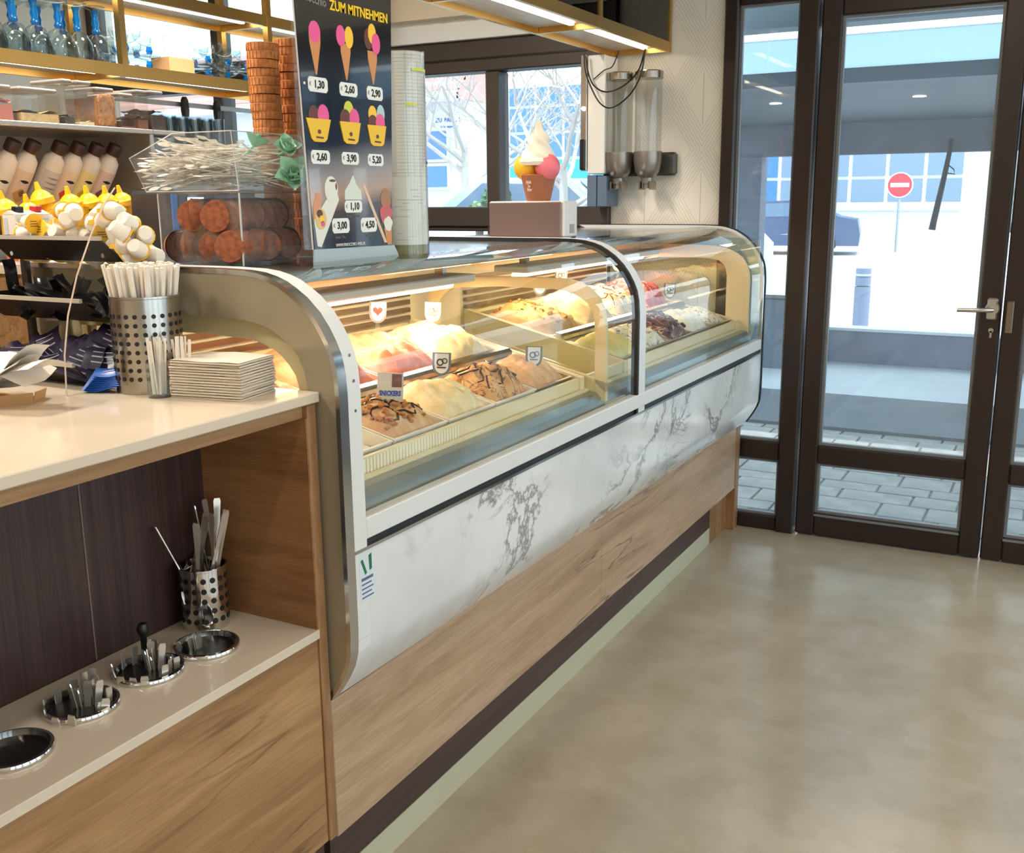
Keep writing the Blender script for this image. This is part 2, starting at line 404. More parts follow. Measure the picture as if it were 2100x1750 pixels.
# ---- side light and doors
def bead(x0, x1, z0, z1, parent):
    mb = MB(); t = .012
    for a, b, c, d in ((x0, x0+t, z0, z1), (x1-t, x1, z0, z1), (x0+t, x1-t, z0, z0+t), (x0+t, x1-t, z1-t, z1)): mb.box((a, YW+.012, c), (b, YW+.034, d))
    mb.build('glazing_bead', mat('grey_bead', (120, 122, 124), .4), parent)
def pane(x0, x1, z0, z1, parent):
    MB().box((x0-.01, YW+.036, z0-.01), (x1+.01, YW+.046, z1+.01)).build('pane', PANE, parent); bead(x0, x1, z0, z1, parent)
w2 = sempty('window_2', (-1.2, YW, 0))
DF = lambda n, x0, x1, z0, z1, p, y0=YW-.005: fr(n, x0, x1, z0, z1, p, DARKFR, y0, YW+.075)
DF('stile', -1.40, -1.341, 0, 2.42, w2, YW-.03); DF('stile', -1.08, -1.0, 0, 2.42, w2, YW-.02)
DF('rail', -1.341, -1.08, 0, .068, w2); DF('rail', -1.341, -1.08, .34, .426, w2); DF('rail', -1.341, -1.08, 2.345, 2.42, w2)
pane(-1.341, -1.08, .426, 2.345, w2); pane(-1.341, -1.08, .068, .34, w2)
def leaf(name, x0, x1, s=.083):
    d = sempty(name, ((x0+x1)/2, YW, 0))
    DF('stile', x0, x0+s, .006, 2.355, d); DF('stile', x1-s, x1, .006, 2.355, d)
    a, b = x0+s, x1-s
    DF('bottom_rail', a, b, .006, .112, d); DF('middle_rail', a, b, .347, .432, d); DF('top_rail', a, b, 2.268, 2.355, d)
    pane(a, b, .432, 2.268, d); pane(a, b, .112, .347, d)
    MB().box((a, YW-.012, .100), (b, YW-.004, .108)).build('drip_strip', mat('grey_bead', (120, 122, 124), .4), d)
    return d
d1 = leaf('door_1', -.99, -.208); d2 = leaf('door_2', -.202, .58); d3 = leaf('door_3', .59, 1.37)
fr('trim_1', -1.0, 1.8, 2.36, 2.42, None, DARKFR, YW-.02, YW+.09)['kind'] = 'structure'
o = fr('trim_2', 1.375, 1.8, 0, 2.36, None, DARKFR, YW-.02, YW+.09); o['kind'] = 'structure'
hs = mat('satin_handle', (206, 200, 192), .3, 1.0)
hd = MB().lathe([(.028, 0), (.028, .008), (.024, .012)], n=20, M=Matrix.Rotation(PI/2, 4, 'X')).xf(Matrix.Translation((-.242, YW-.005, 1.08))).build('handle_rosette', hs, d1, True)
MB().tube([(-.242, YW-.01, 1.08), (-.242, YW-.055, 1.08), (-.252, YW-.062, 1.08), (-.30, YW-.064, 1.078), (-.37, YW-.064, 1.077)], .0095, 10).build('door_handle', hs, d1, True)
MB().box((-.262, YW-.018, 1.035), (-.222, YW-.004, 1.125), .006).build('handle_plate', hs, d1)
MB().lathe([(.010, 0), (.010, .006)], n=14, M=Matrix.Rotation(PI/2, 4, 'X')).xf(Matrix.Translation((-.24, YW-.005, .992))).build('lock_cylinder', hs, d1)
MB().box((-.244, YW-.011, .962), (-.236, YW-.004, .99)).build('lock_slot', hs, d1)
MB().box((-.188, YW-.03, .985), (-.162, YW-.004, 1.115), .003).build('pull_plate', mat('bronze_plate', (128, 112, 98), .4, .6), d2)

# ------------------------------------------------------------------ outside
GROUND = brick_noise('pale_asphalt', (190, 192, 196), (176, 178, 182), 1.2)
struct('ground', MB().box((-60, YW+.2, -.16), (60, 120, -.06)), GROUND)
tg = sempty('terrace_ground', (0, 6, 0))
MB().box((-6, YW+.12, -.06), (6, 6.9, -.014)).build('mortar_bed', brick_noise('mortar', (150, 146, 140), (130, 126, 122), 8), tg)
SLAB = brick_noise('paving_stone', (168, 162, 154), (142, 138, 132), 6)
sm = {}
y = YW+.13; row = 0
while y < 6.85:
    h = (.19, .15, .23)[row % 3]; x = -2.2 - .13*(row % 2); k = 0
    while x < 1.3:
        wd = (.30, .22, .36, .26)[(k*3+row) % 4]
        key = (h, wd)
        if key not in sm:
            q = MB().box((0, 0, -.03), (wd-.012, h-.012, 0), .004).build('paving_slab', SLAB, tg, world=False); sm[key] = q.data
        else:
            q = bpy.data.objects.new('paving_slab', sm[key]); link(q, tg)
        q.location = Vector((x, y, R.uniform(-.004, 0)))-tg.location
        x += wd; k += 1
    y += h; row += 1
MB().box((-8, 6.9, -.06), (8, 8.1, .02)).build('slate_mat', brick_noise('dark_slate', (104, 108, 112), (92, 96, 100), 3), tg)
MB().box((-12, 8.1, -.06), (12, 11.0, -.0)).build('pale_screed', brick_noise('pale_screed', (206, 208, 208), (190, 194, 196), 1.5), tg)
lw = sempty('trim_3', (0, 9.9, 0))
MB().box((-10, 9.82, -.02), (8, 10.0, .30)).build('low_wall', brick_noise('blue_grey_wall', (128, 134, 150), (112, 118, 134), 4), lw)
MB().box((-10, 9.80, .30), (8, 10.02, .325)).build('coping', mat('pale_coping', (222, 224, 226), .6), lw)
# canopy over the terrace
cn = thing('terrace_canopy', 'dark terrace canopy with pale awning and grey fascia beyond the glass doors', 'canopy', (-1, 10, 0))
AWN = mat('awning_fabric', (214, 226, 230), .8)
b_ = AWN.node_tree.nodes['Principled BSDF']
tr_ = AWN.node_tree.nodes.new('ShaderNodeBsdfTranslucent'); tr_.inputs[0].default_value = s2l((182, 196, 204)); ms_ = AWN.node_tree.nodes.new('ShaderNodeMixShader')
ms_.inputs[0].default_value = .85; AWN.node_tree.links.new(b_.outputs[0], ms_.inputs[1]); AWN.node_tree.links.new(tr_.outputs[0], ms_.inputs[2])
AWN.node_tree.links.new(ms_.outputs[0], AWN.node_tree.nodes['Material Output'].inputs[0])
DKC = mat('anthracite_canopy', (84, 92, 98), .55); FAS = brick_noise('grey_fascia', (108, 114, 128), (96, 102, 116), 3)
MB().add([(-2.45, 5.75, 2.34), (7, 5.75, 2.34), (7, 7.75, 2.40), (-3.3, 7.75, 2.40), (-2.45, 5.75, 2.348), (7, 5.75, 2.348), (7, 7.75, 2.408), (-3.3, 7.75, 2.408)], [(0, 1, 2, 3), (4, 5, 6, 7), (0, 1, 5, 4), (1, 2, 6, 5), (2, 3, 7, 6), (3, 0, 4, 7)]).build('awning_cloth', AWN, cn)
MB().box((-2.2, 5.0, 2.295), (7, 5.15, 2.42)).build('cross_beam', mat('blue_grey_beam', (120, 138, 152), .5), cn)
MB().box((-3.3, 7.75, 2.30), (7, 7.95, 2.47)).build('cross_beam', DKC, cn)
MB().prism([(7.95, 2.32), (10.0, 2.17), (10.0, 2.21), (7.95, 2.36)], -3.4, 7, 'x').build('soffit', DKC, cn)
MB().box((-3.4, 10.0, 1.89), (7, 10.14, 2.30)).build('fascia', FAS, cn)
MB().box((-2.86, 9.98, -.02), (-2.63, 10.2, 1.89)).build('post', FAS, cn)
MB().box((4.0, 9.98, -.02), (4.25, 10.2, 1.89)).build('post', FAS, cn)
for i in range(3):
    MB().lathe([(.0, 0), (.05, 0), (.05, .01)], (-2.2+i*1.1, 8.7, 2.262), 12).build('spot_reflection', SPOTREFL, cn)  # glowing discs stand in for shop ceiling lights mirrored in the door glass
# furled strap hanging from the fascia
mb = MB(); mb.tube([(-.97, 9.95, 2.0), (-.98, 9.95, 1.86), (-1.0, 9.94, 1.7), (-1.03, 9.95, 1.5), (-1.06, 9.95, 1.30), (-1.07, 9.95, 1.22)], .018, 8, .030)
mb.tube([(-.98, 9.95, 1.78), (-.93, 9.95, 1.74), (-.92, 9.95, 1.70), (-.98, 9.95, 1.71)], .006, 6)
tag(mb.build('tie_strap', mat('dark_strap', (40, 46, 56), .8), None, True), 'dark furled strap hanging from the canopy fascia outside the door', 'strap')
# bollard
bo = thing('bollard', 'blue grey cylindrical bollard standing beyond the low terrace wall', 'bollard', (-1.9, 11.6, -.06))
BOL = mat('bollard_paint', (124, 134, 158), .6)
MB().lathe([(.085, 0), (.085, .62), (.085, .62)], n=20).xf(Matrix.Translation((-1.9, 11.6, -.06))).build('shaft', BOL, bo, True)
MB().lathe([(.082, .63), (.082, .80), (.078, .815), (.0, .822)], n=20).xf(Matrix.Translation((-1.9, 11.6, -.06))).build('cap', BOL, bo, True)
MB().lathe([(.09, .735), (.09, .755)], n=20).xf(Matrix.Translation((-1.9, 11.6, -.06))).build('reflective_band', mat('pale_band', (210, 216, 224), .4), bo, True)
def planter(x0, x1, y0, y1, h, label):
    t = thing('planter_box', label, 'planter', ((x0+x1)/2, (y0+y1)/2, -.02))
    MB().box((x0, y0, -.02), (x1, y1, h), .01).build('box', mat('planter_slate', (104, 112, 124), .6), t)
    MB().box((x0+.03, y0+.03, h-.02), (x1-.03, y1-.03, h+.01)).build('soil', brick_noise('soil', (70, 64, 60), (54, 48, 44), 20), t)
planter(-2.95, -2.02, 9.2, 9.6, .62, 'slate grey planter box beside the canopy post outside the side window')
# no entry sign
ns = thing('no_entry_sign', 'round red no entry road sign on a thin grey post', 'sign', (-4.12, 30, -.06))
MB().tube([(-4.12, 30.03, -.06), (-4.12, 30.03, 2.0)], .035, 8).build('post', mat('galvanised', (150, 156, 162), .5, .5), ns, True)
rx = Matrix.Rotation(PI/2, 4, 'X')
MB().lathe([(.34, 0), (.34, .02)], n=28, M=rx).xf(Matrix.Translation((-4.12, 30, 1.74))).build('rim', mat('sign_white', (236, 238, 240), .5), ns)
MB().lathe([(.31, 0), (.31, .012)], n=28, M=rx).xf(Matrix.Translation((-4.12, 29.985, 1.74))).build('red_disc', mat('sign_red', (214, 44, 56), .5), ns)
MB().box((-4.36, 29.955, 1.685), (-3.88, 29.975, 1.795)).build('white_bar', mat('sign_white', (236, 238, 240), .5), ns)
def car(name, label, loc, rot, m, sc=1.0):
    t = thing(name, label, 'car', loc, (0, 0, rot))
    body = [(-2.1, .25), (-2.1, .75), (-1.9, .92), (-.95, .98), (-.35, 1.40), (.9, 1.43), (1.65, 1.0), (2.05, .92), (2.12, .55), (2.1, .25)]
    MB().prism(body, -.85, .85, 'y').build('body', m, t, world=False)
    dk = mat('car_glass', (96, 116, 136), .15)
    MB().prism([(-.80, 1.0), (-.30, 1.34), (.82, 1.37), (1.40, 1.02)], -.86, .86, 'y').build('side_windows', dk, t, world=False)
    MB().prism([(-1.02, .98), (-.99, .99), (-.40, 1.385), (-.42, 1.36)], -.72, .72, 'y').build('windscreen', dk, t, world=False)
    for x in (-1.35, 1.3):
        for y in (-.78, .78):
            wh = MB().lathe([(.0, -.1), (.2, -.1), (.31, -.09), (.31, .09), (.2, .1), (0, .1)], n=18, M=rx).xf(Matrix.Translation((x, y, .31))).build('wheel', BLACK, t, True, world=False)
            MB().lathe([(.0, -.115), (.19, -.11), (.19, .11), (0, .115)], n=14, M=rx).xf(Matrix.Translation((x, y, .31))).build('hubcap', mat('hubcap', (190, 194, 198), .4, .6), wh, True, world=False)
    t.scale = (1.15, 1.1, sc)
    return t
car('car', 'dark blue grey car parked beyond the terrace seen through the side window', (-7.3, 28.6, -.06), .15, mat('car_navy', (70, 84, 112), .3, .2))
car('car', 'white car parked outside the bar window, near the building with blue panes', (-8.3, 10.3, -.06), PI+.25, mat('car_white', (220, 224, 228), .25), 1.28)
car('car', 'silver car parked outside behind the ice cream cone figurine', (-5.9, 13.0, -.06), PI-.1, mat('car_silver', (190, 204, 212), .25, .3), 1.30)
# far buildings
BW = mat('building_white', (206, 212, 220), .8); BPANE = mat('sky_pane', (58, 112, 176), .2); CYANP = mat('cyan_panel', (0, 150, 205), .4); GREYP = mat('grey_pane', (112, 132, 152), .25)
bA = thing('white_house', 'white house with square blue panes and red tiled roof, left of mullion', 'building', (-11, 16, 0))
MB().box((-19, 16, -.06), (-9.42, 17.2, 3.3)).build('wall', BW, bA)
RT = mat('roof_tile', (196, 148, 138), .8)
MB().prism([(15.6, 3.3), (16.9, 4.4), (17.3, 3.3), (17.3, 3.18), (15.6, 3.18)], -19.4, -9.38, 'x').build('roof', RT, bA)
for i in range(6): MB().box((-19.4, 15.62+i*.22, 3.33+i*.173), (-9.38, 15.70+i*.22, 3.42+i*.173)).build('tile_course', RT, bA)
MB().box((-19.2, 15.55, 3.14), (-9.38, 15.66, 3.28)).build('gutter', mat('gutter_grey', (176, 186, 196), .5), bA)
for x0, x1 in ((-13.2, -12.3), (-11.3, -10.65), (-10.50, -9.82)):
    for z0, z1 in ((1.72, 2.08), (2.2, 2.68)):
        f = MB().box((x0-.05, 15.95, z0-.05), (x1+.05, 16.0, z1+.05)).build('window', BW, bA)
        MB().box((x0, 15.93, z0), (x1, 15.955, z1)).build('pane', BPANE, f)
text('house_lettering', 'ZU. PAUL. 1', .10, (-9.80, 15.99, 2.86), FACE_NY, mat('blue_print', (40, 84, 170), .6), bA, bold=.003)
text('house_lettering', 'Hauseingang', .07, (-9.78, 15.99, 2.75), FACE_NY, mat('blue_print', (40, 84, 170), .6), bA, bold=.002)
bB = thing('glazed_hall', 'large white framed glazed hall with cyan lower panels across the street', 'building', (-8, 34, 0))
MB().box((-24, 34, -.06), (-2.9, 44, 5.4)).build('wall', BW, bB)
MB().box((-24, 33.9, 1.0), (-2.9, 34, 1.25)).build('plinth_band', mat('plinth_grey', (186, 194, 204), .8), bB)
for i in range(19):
    x0 = -23.7+i*1.1
    near = x0 > -8.4
    for k, (z0, z1) in enumerate(((1.28, 1.95), (2.05, 2.80), (2.90, 3.70), (3.80, 4.60), (4.70, 5.30))):
        m_ = GREYP if near else (CYANP if k < 2 and x0 < -12.5 else BPANE)
        MB().box((x0, 33.96, z0), (x0+.98, 34.0, z1)).build('pane', m_, bB)
MB().box((-2.9, 34.2, -.06), (-2.0, 40, 4.5)).build('pier', mat('pier_mint', (206, 228, 228), .8), bB)
hb = thing('distant_hedge', 'dark green grey hedge at the far right behind the street', 'hedge', (0, 46, 0))
mb = MB()
for i in range(30):
    x = -2+i*.6; mb.lathe([(.0, 0), (.9, .4), (1.1, 1.6), (.6, 2.6+R.random()), (0, 3.0+R.random())], (x, 46+R.uniform(-.6, .6), -.06), 8)
mb.build('foliage', brick_noise('hedge_green', (120, 134, 128), (84, 100, 96), 3), hb, True)
def bush(label, loc, r, m, seed):
    rr = random.Random(seed); t = thing('round_bush', label, 'bush', loc)
    mb = MB()
    mb.grid(lambda u, v: (lambda a, b, k: (k*math.cos(a)*math.sin(b), k*math.sin(a)*math.sin(b), r+k*math.cos(b)))(u*2*PI, v*PI, r*(1+.22*noise.noise(Vector((math.cos(u*2*PI)*4, math.sin(u*2*PI)*4, v*9+seed))))), 28, 18)
    mb.build('foliage', m, t, False, world=False)
    q = MB()
    for i in range(320):
        a, b = rr.uniform(0, 2*PI), math.acos(rr.uniform(-.8, 1)); k = r*rr.uniform(.95, 1.12)
        c = Vector((k*math.cos(a)*math.sin(b), k*math.sin(a)*math.sin(b), r+k*math.cos(b)))
        d1_ = Vector((rr.uniform(-1, 1), rr.uniform(-1, 1), rr.uniform(-1, 1))).normalized()*.035; d2_ = d1_.orthogonal().normalized()*.02
        q.add([c-d1_, c+d2_, c+d1_, c-d2_], [(0, 1, 2, 3)])
    q.build('leaves', m, t, world=False)['kind'] = 'stuff'
    MB().lathe([(.05, -loc[2]-.06), (.04, r*.6)], n=8).build('stem', mat('bark', (120, 108, 100), .9), t, world=False)
bush('round clipped green bush outside, left of the dark window mullion', (-4.75, 8.6, 1.375), .125, brick_noise('bush_green', (96, 132, 92), (60, 96, 66), 12), 3)
bush('smaller pale green bush just left of the round clipped bush', (-5.03, 8.75, 1.26), .115, brick_noise('bush_pale', (150, 176, 130), (112, 146, 100), 12), 5)
def tree(label, loc, h, seed):
    rr = random.Random(seed); t = thing('bare_tree', label, 'tree', loc)
    BK = mat('pale_bark', (176, 166, 158), .9)
    br = MB()
    def grow(p, d, L, r, dep):
        pts = [p]; q = p.copy(); dd = d.copy()
        for i in range(4):
            dd = (dd + Vector((rr.uniform(-.22, .22), rr.uniform(-.22, .22), rr.uniform(-.05, .14)))).normalized(); q = q + dd*L/4; pts.append(q.copy())
        br.tube(pts, r, 5, r*.55)
        if dep == 0: return
        for k in range(4 if dep > 1 else 3):
            i = rr.choice((2, 3, 4)); a = rr.uniform(0, 2*PI); s = Vector((math.cos(a), math.sin(a), rr.uniform(-.1, .9))).normalized()
            grow(pts[i], (dd*.6+s*.8).normalized(), L*rr.uniform(.5, .7), r*.5, dep-1)
    MB().tube([(0, 0, 0), (.03, 0, h*.3), (0, .04, h*.55)], .075, 8, .05).build('trunk', BK, t, True, world=False)
    for k in range(6):
        a = k*PI/3+rr.uniform(-.3, .3); grow(Vector((0, .03, h*(.36+.035*k))), Vector((math.cos(a), math.sin(a), .7)).normalized(), h*.34, .038, 3)
    br.build('branches', BK, t, False, world=False)
tree('bare branching tree outside right of the dark mullion', (-5.5, 11.6, -.06), 3.6, 11)
tree('bare branching tree outside left of the dark mullion', (-7.9, 13.3, -.06), 4.2, 12)

# ------------------------------------------------------------------ serving cabinet on the left
baseb = MB().box((-1.36, -1.0, 0), (-1.30, 4.30, .078)).build('baseboard_front', mat('pale_green_cove', (192, 188, 160), .45)); baseb['kind'] = 'structure'
cab = thing('serving_cabinet', 'oak laminate serving cabinet with dark open niche on the left', 'cabinet', (-1.4, .5, .2))
MB().box((-1.50, -1.0, .212), (-1.265, 1.515, .677), .002).build('lower_panel', OAKW, cab)
MB().box((-2.0, 1.515, .212), (-1.260, 1.541, 1.160), .002).build('end_panel', OAKV, cab)
MB().box((-1.545, 1.510, .698), (-1.262, 1.5149, 1.134)).build('niche_side', OAKX, cab)
MB().box((-1.565, -1.0, .66), (-1.545, 1.515, 1.134)).build('back_panel', WENGE, cab)
MB().box((-1.60, -1.0, 1.134), (-1.272, 1.515, 1.1615), .001).build('top_strip', OAKW, cab)
for yy in (1.205, .62): MB().box((-1.5448, yy, .70), (-1.5438, yy+.003, 1.134)).build('panel_joint', mat('joint_grey', (120, 104, 100), .3), cab)
MB().box((-1.58, -1.0, .078), (-1.302, 1.542, .2115)).build('plinth', WENGEH, cab)
tag(MB().box((-1.545, -1.0, .678), (-1.258, 1.5145, .6975), .0015).build('niche_shelf', QUARTZ), 'white quartz shelf slab in the niche holding cutlery inserts', 'shelf')
tag(MB().box((-2.10, -1.0, 1.1625), (-1.252, 1.5435, 1.1825), .002).build('counter_worktop', QUARTZ), 'glossy white quartz worktop over the oak cabinet', 'worktop')

# ------------------------------------------------------------------ display base
DW = thing('display_base', 'oak clad base with dark plinth under the ice cream display', 'counter', (-1.5, 3, 0))
MB().box((-1.60, 1.543, .205), (-1.262, 2.969, .5235), .0015).build('front_board', OAK, DW)
MB().box((-1.60, 2.971, .205), (-1.262, 4.548, .5235), .0015).build('front_board', OAK, DW)
MB().box((-1.58, 1.562, .078), (-1.302, 4.30, .204)).build('plinth', WENGEH, DW)
MB().box((-1.58, 4.30, 0.0), (-1.300, 4.55, .204)).build('plinth_end', OAKV, DW)
MB().box((-2.1, 4.549, 0.0), (-1.258, 4.60, .5235), .002).build('end_post', OAKV, DW)

# ------------------------------------------------------------------ ice cream display
DY0 = 1.545; TH = -.0128
DR = Matrix.Translation((-1.205, DY0, 0)) @ Matrix.Rotation(TH, 4, 'Z') @ Matrix.Translation((1.205, -DY0, 0))
D = thing('ice_cream_display', 'long curved glass ice cream display with marble front and silver rims', 'display', (-1.6, 3, .6))
def dp(mb, name, m, parent=None, smooth=False, kind=None): return mb.xf(DR).build(name, m, parent or D, smooth, kind)
OUT = [(-1.264, .524), (-1.234, .569), (-1.216, .604), (-1.2075, .634), (-1.205, .682), (-1.205, .85), (-1.205, 1.043), (-1.205, 1.175), (-1.208, 1.221), (-1.215, 1.253), (-1.227, 1.280), (-1.242, 1.306),
       (-1.262, 1.333), (-1.292, 1.361), (-1.318, 1.378), (-1.341, 1.391), (-1.366, 1.400), (-1.395, 1.407), (-1.43, 1.411), (-1.50, 1.413), (-2.10, 1.413)]
def inset(prof, d):
    P = [Vector(p) for p in prof]; res = []
    for i, p in enumerate(P):
        t = (P[min(i+1, len(P)-1)]-P[max(i-1, 0)]).normalized(); n = Vector((-t.y, t.x)); res.append(p+n*d)
    return res
def cut(prof, i0, i1): return prof[i0:i1]
def band(prof, d, y0, y1):       # solid band that follows a profile, thickness d inwards
    A = [Vector(p) for p in prof]; B = inset(prof, d); mb = MB(); n = len(A)
    vs = [(p.x, y0, p.y) for p in A]+[(p.x, y1, p.y) for p in A]+[(p.x, y1, p.y) for p in B]+[(p.x, y0, p.y) for p in B]
    fs = []
    for i in range(n-1):
        for a, b in ((0, 1), (1, 2), (2, 3), (3, 0)): fs.append((a*n+i, b*n+i, b*n+i+1, a*n+i+1))
    fs += [(0, n, 2*n, 3*n), (n-1, 2*n-1, 3*n-1, 4*n-1)]
    return mb.add(vs, fs)
def ring(outer, inner, y0, y1):  # plate between two polylines
    n = 30; A = resample(outer, n); B = resample(inner, n)
    vs = [(p.x, y0, p.y) for p in A]+[(p.x, y0, p.y) for p in B]+[(p.x, y1, p.y) for p in A]+[(p.x, y1, p.y) for p in B]
    fs = []
    for i in range(n-1):
        fs += [(i, i+1, n+i+1, n+i), (2*n+i, 3*n+i, 3*n+i+1, 2*n+i+1), (n+i, n+i+1, 3*n+i+1, 3*n+i), (i, 2*n+i, 2*n+i+1, i+1)]
    fs += [(0, n, 3*n, 2*n), (n-1, 2*n-1+2*n, 2*n-1, n-1) if False else (n-1, 3*n-1, 4*n-1, 2*n-1)]
    return MB().add(vs, fs)
INN = [(-1.283, 1.10), (-1.283, 1.187), (-1.290, 1.222), (-1.304, 1.251), (-1.326, 1.273), (-1.362, 1.295), (-1.395, 1.307), (-1.455, 1.315), (-1.573, 1.316), (-2.0, 1.316)]
INN2 = [(-1.325, 1.10), (-1.327, 1.17), (-1.337, 1.205), (-1.362, 1.235), (-1.40, 1.258), (-1.45, 1.270), (-1.573, 1.274), (-1.96, 1.274)]
OUTUP = [(-1.205, 1.10)] + OUT[7:]
lowpoly = [(-1.205, 1.10), (-1.205, .85), (-1.205, .682), (-1.2075, .634), (-1.216, .604), (-1.234, .569), (-1.264, .524), (-2.10, .524), (-2.10, 1.10)]
def end_panel(y0, y1, name):
    mb = ring(inset(OUTUP, .006), INN, y0, y1)
    mb.prism([(a-.004 if a > -1.3 else a, b) for a, b in lowpoly], y0, y1, 'y')
    mb.box((-2.10, y0, 1.10), (-2.0, y1, 1.405))
    return dp(mb, name, CHAMP)
end_panel(1.546, 1.574, 'side_panel')
mb = ring(INN, INN2, 1.575, 1.59); mb.box((-2.0, 1.575, 1.10), (-1.96, 1.59, 1.316)); mb.box((-1.96, 1.575, 1.09), (-1.325, 1.59, 1.12))
dp(mb, 'side_bezel', mat('bezel_warm_lit', (206, 194, 150), .4))  # warm light from inside the display is put into this yellowish colour
dp(MB().box((-1.97, 1.582, 1.09), (-1.30, 1.586, 1.30)), 'side_glass', DISP)
dp(band(OUT, .010, 1.5445, 1.571), 'near_rim', SILVER, smooth=True)
dp(band(OUT[3:], .014, 1.5715, 1.612), 'near_flange', ALU, smooth=True)
for z in (1.25, 1.20, 1.14):
    dp(MB().lathe([(.0035, 0), (.0035, .002)], n=8, M=Matrix.Rotation(PI/2, 4, 'Y')).xf(Matrix.Translation((-1.2055 if z < 1.2 else -1.2065-(z-1.2)*.16, 1.592, z))), 'rivet', CHROME)
# mid rib and far rim
dp(band(OUT[5:], .018, 3.086, 3.14), 'middle_rib', ALU, smooth=True)
dp(band(OUT[5:], .022, 3.072, 3.0855), 'rib_gasket', RUB, smooth=True)
dp(band(OUT, .016, 4.545, 4.566), 'far_rim', SILVER, smooth=True)
dp(band(inset(OUT, -.003), .012, 4.5665, 4.58), 'far_gasket', RUB, smooth=True)
INF = [(-1.255, .90), (-1.255, 1.19), (-1.262, 1.23), (-1.285, 1.27), (-1.33, 1.305), (-1.40, 1.325), (-1.55, 1.33), (-1.90, 1.33)]
INF2 = [(-1.36, .98), (-1.36, 1.20), (-1.37, 1.24), (-1.40, 1.262), (-1.45, 1.27), (-1.6, 1.272), (-1.72, 1.27), (-1.88, 1.26)]
dp(ring(INF, INF2, 4.50, 4.515), 'far_inner_wall', CREAM)
dp(MB().box((-1.90, 4.50, .90), (-1.36, 4.515, .985)), 'far_inner_sill', CREAM)
dp(ring(OUTUP, INF, 4.528, 4.544), 'far_frame', ALU)
dp(MB().box((-1.95, 4.518, .92), (-1.22, 4.524, 1.36)), 'far_side_glass', DISP)
# rail, gap, silver strip, marble front
dp(MB().box((-1.235, 1.6125, .868), (-1.2035, 4.5445, .913), .002), 'lower_rail', ALU)
dp(MB().box((-1.24, 1.5715, .853), (-1.214, 4.5445, .868)), 'shadow_gap', RUB)
dp(MB().box((-1.235, 1.5715, .846), (-1.2035, 4.5445, .853)), 'silver_strip', SILVER)
mb = MB(); pr = [(-1.264, .526), (-1.250, .545), (-1.235, .569), (-1.226, .585), (-1.217, .604), (-1.211, .620), (-1.2085, .634), (-1.206, .66), (-1.206, .845)]
pr = pr + [(-1.225, .845), (-1.225, .66), (-1.245, .58), (-1.28, .528)]
mb.prism(pr, 1.5715, 4.5445, 'y'); mo = dp(mb, 'marble_front', MARBLE, smooth=True)
mo.data.transform(Matrix.Translation((0, .60, 0))); mo.location.y -= .60
# curved front glass (one sheet per section)
GP = inset([(-1.205, .914)] + OUT[6:20], .006)
for y0, y1 in ((1.613, 3.0715), (3.141, 4.544)):
    mb = MB(); n = 56; A = resample(GP, n); mb.strip([(p.x, y0, p.y) for p in A], [(p.x, y1, p.y) for p in A]); dp(mb, 'curved_glass', DISP, smooth=True)
# top service shelf at the back, with the lamp housing under it
TOPM = mat('grey_top_panel', (150, 158, 160), .14, .55)
dp(MB().box((-2.10, 1.6125, 1.372), (-1.43, 4.5445, 1.3995), .003), 'top_panel', TOPM)
dp(MB().box((-2.10, 1.6, .62), (-1.94, 4.54, .90)), 'rear_base', STEEL)
dp(MB().box((-1.96, 1.6, .90), (-1.94, 4.50, 1.371)), 'rear_wall', CREAM)
for i in range(5):
    for y0, y1 in ((1.66, 2.84), (3.2, 4.46)): dp(MB().box((-1.938, y0, 1.15+i*.026), (-1.925, y1, 1.165+i*.026)), 'louvre', mat('louvre_bronze', (120, 98, 70), .35, .6))
for y0, y1 in ((1.63, 2.84), (3.2, 4.48)):
    dp(MB().box((-1.81, y0, 1.285), (-1.67, y1, 1.31), .004), 'lamp_housing', ALU)
    dp(MB().tube([(-1.745, y0+.03, 1.274), (-1.745, y1-.03, 1.274)], .010, 10), 'lamp_tube', TUBE, smooth=True)
    for yy in (y0+.1, y1-.1): dp(MB().box((-1.76, yy, 1.31), (-1.73, yy+.02, 1.372)), 'lamp_bracket', STEEL)
# inside floor: ledge, aluminium gutter, grille, deck
dp(MB().box((-1.242, 1.6, .885), (-1.213, 4.54, .908)), 'glass_ledge', CREAM)
dp(MB().prism([(-1.242, .90), (-1.246, .935), (-1.26, .952), (-1.285, .955), (-1.285, .90)], 1.60, 4.5, 'y'), 'gutter', mat('satin_aluminium', (170, 178, 180), .3, .9))
dp(MB().box((-1.30, 1.60, .90), (-1.287, 4.5, .962)), 'ledge_strip', CREAM)
dp(MB().box((-1.318, 1.60, .90), (-1.306, 4.5, .998)), 'grille_board', CREAM)
mb = MB()
for i in range(40): mb.box((-1.306, 1.64+i*.0125, .955), (-1.3035, 1.646+i*.0125, .993))
dp(mb, 'grille_slots', mat('grille_white', (250, 244, 228), .5), kind='stuff')
SL = .24
def deckz(x): return 1.0 + SL*(-1.315-x)
dp(MB().prism([(-1.318, .91), (-1.318, .925), (-1.94, 1.06), (-1.94, .91)], 1.6, 4.5, 'y'), 'deck_tub', mat('tub_cream', (226, 206, 160), .45))
for y0, y1 in ((1.605, 1.64), (2.84, 2.87), (3.19, 3.215), (4.47, 4.5)):
    dp(MB().prism([(-1.30, .93), (-1.30, deckz(-1.30)+.004), (-1.93, deckz(-1.93)+.004), (-1.93, .93)], y0, y1, 'y'), 'deck_crossbar', CREAM)
for y0, y1 in ((1.64, 2.84), (3.215, 4.47)):
    z = deckz(-1.555)
    dp(MB().prism([(-1.540, z-.03), (-1.540, z+.012), (-1.550, z+.02), (-1.572, z+.024), (-1.572, z-.03)], y0, y1, 'y'), 'pan_rail', STEEL)
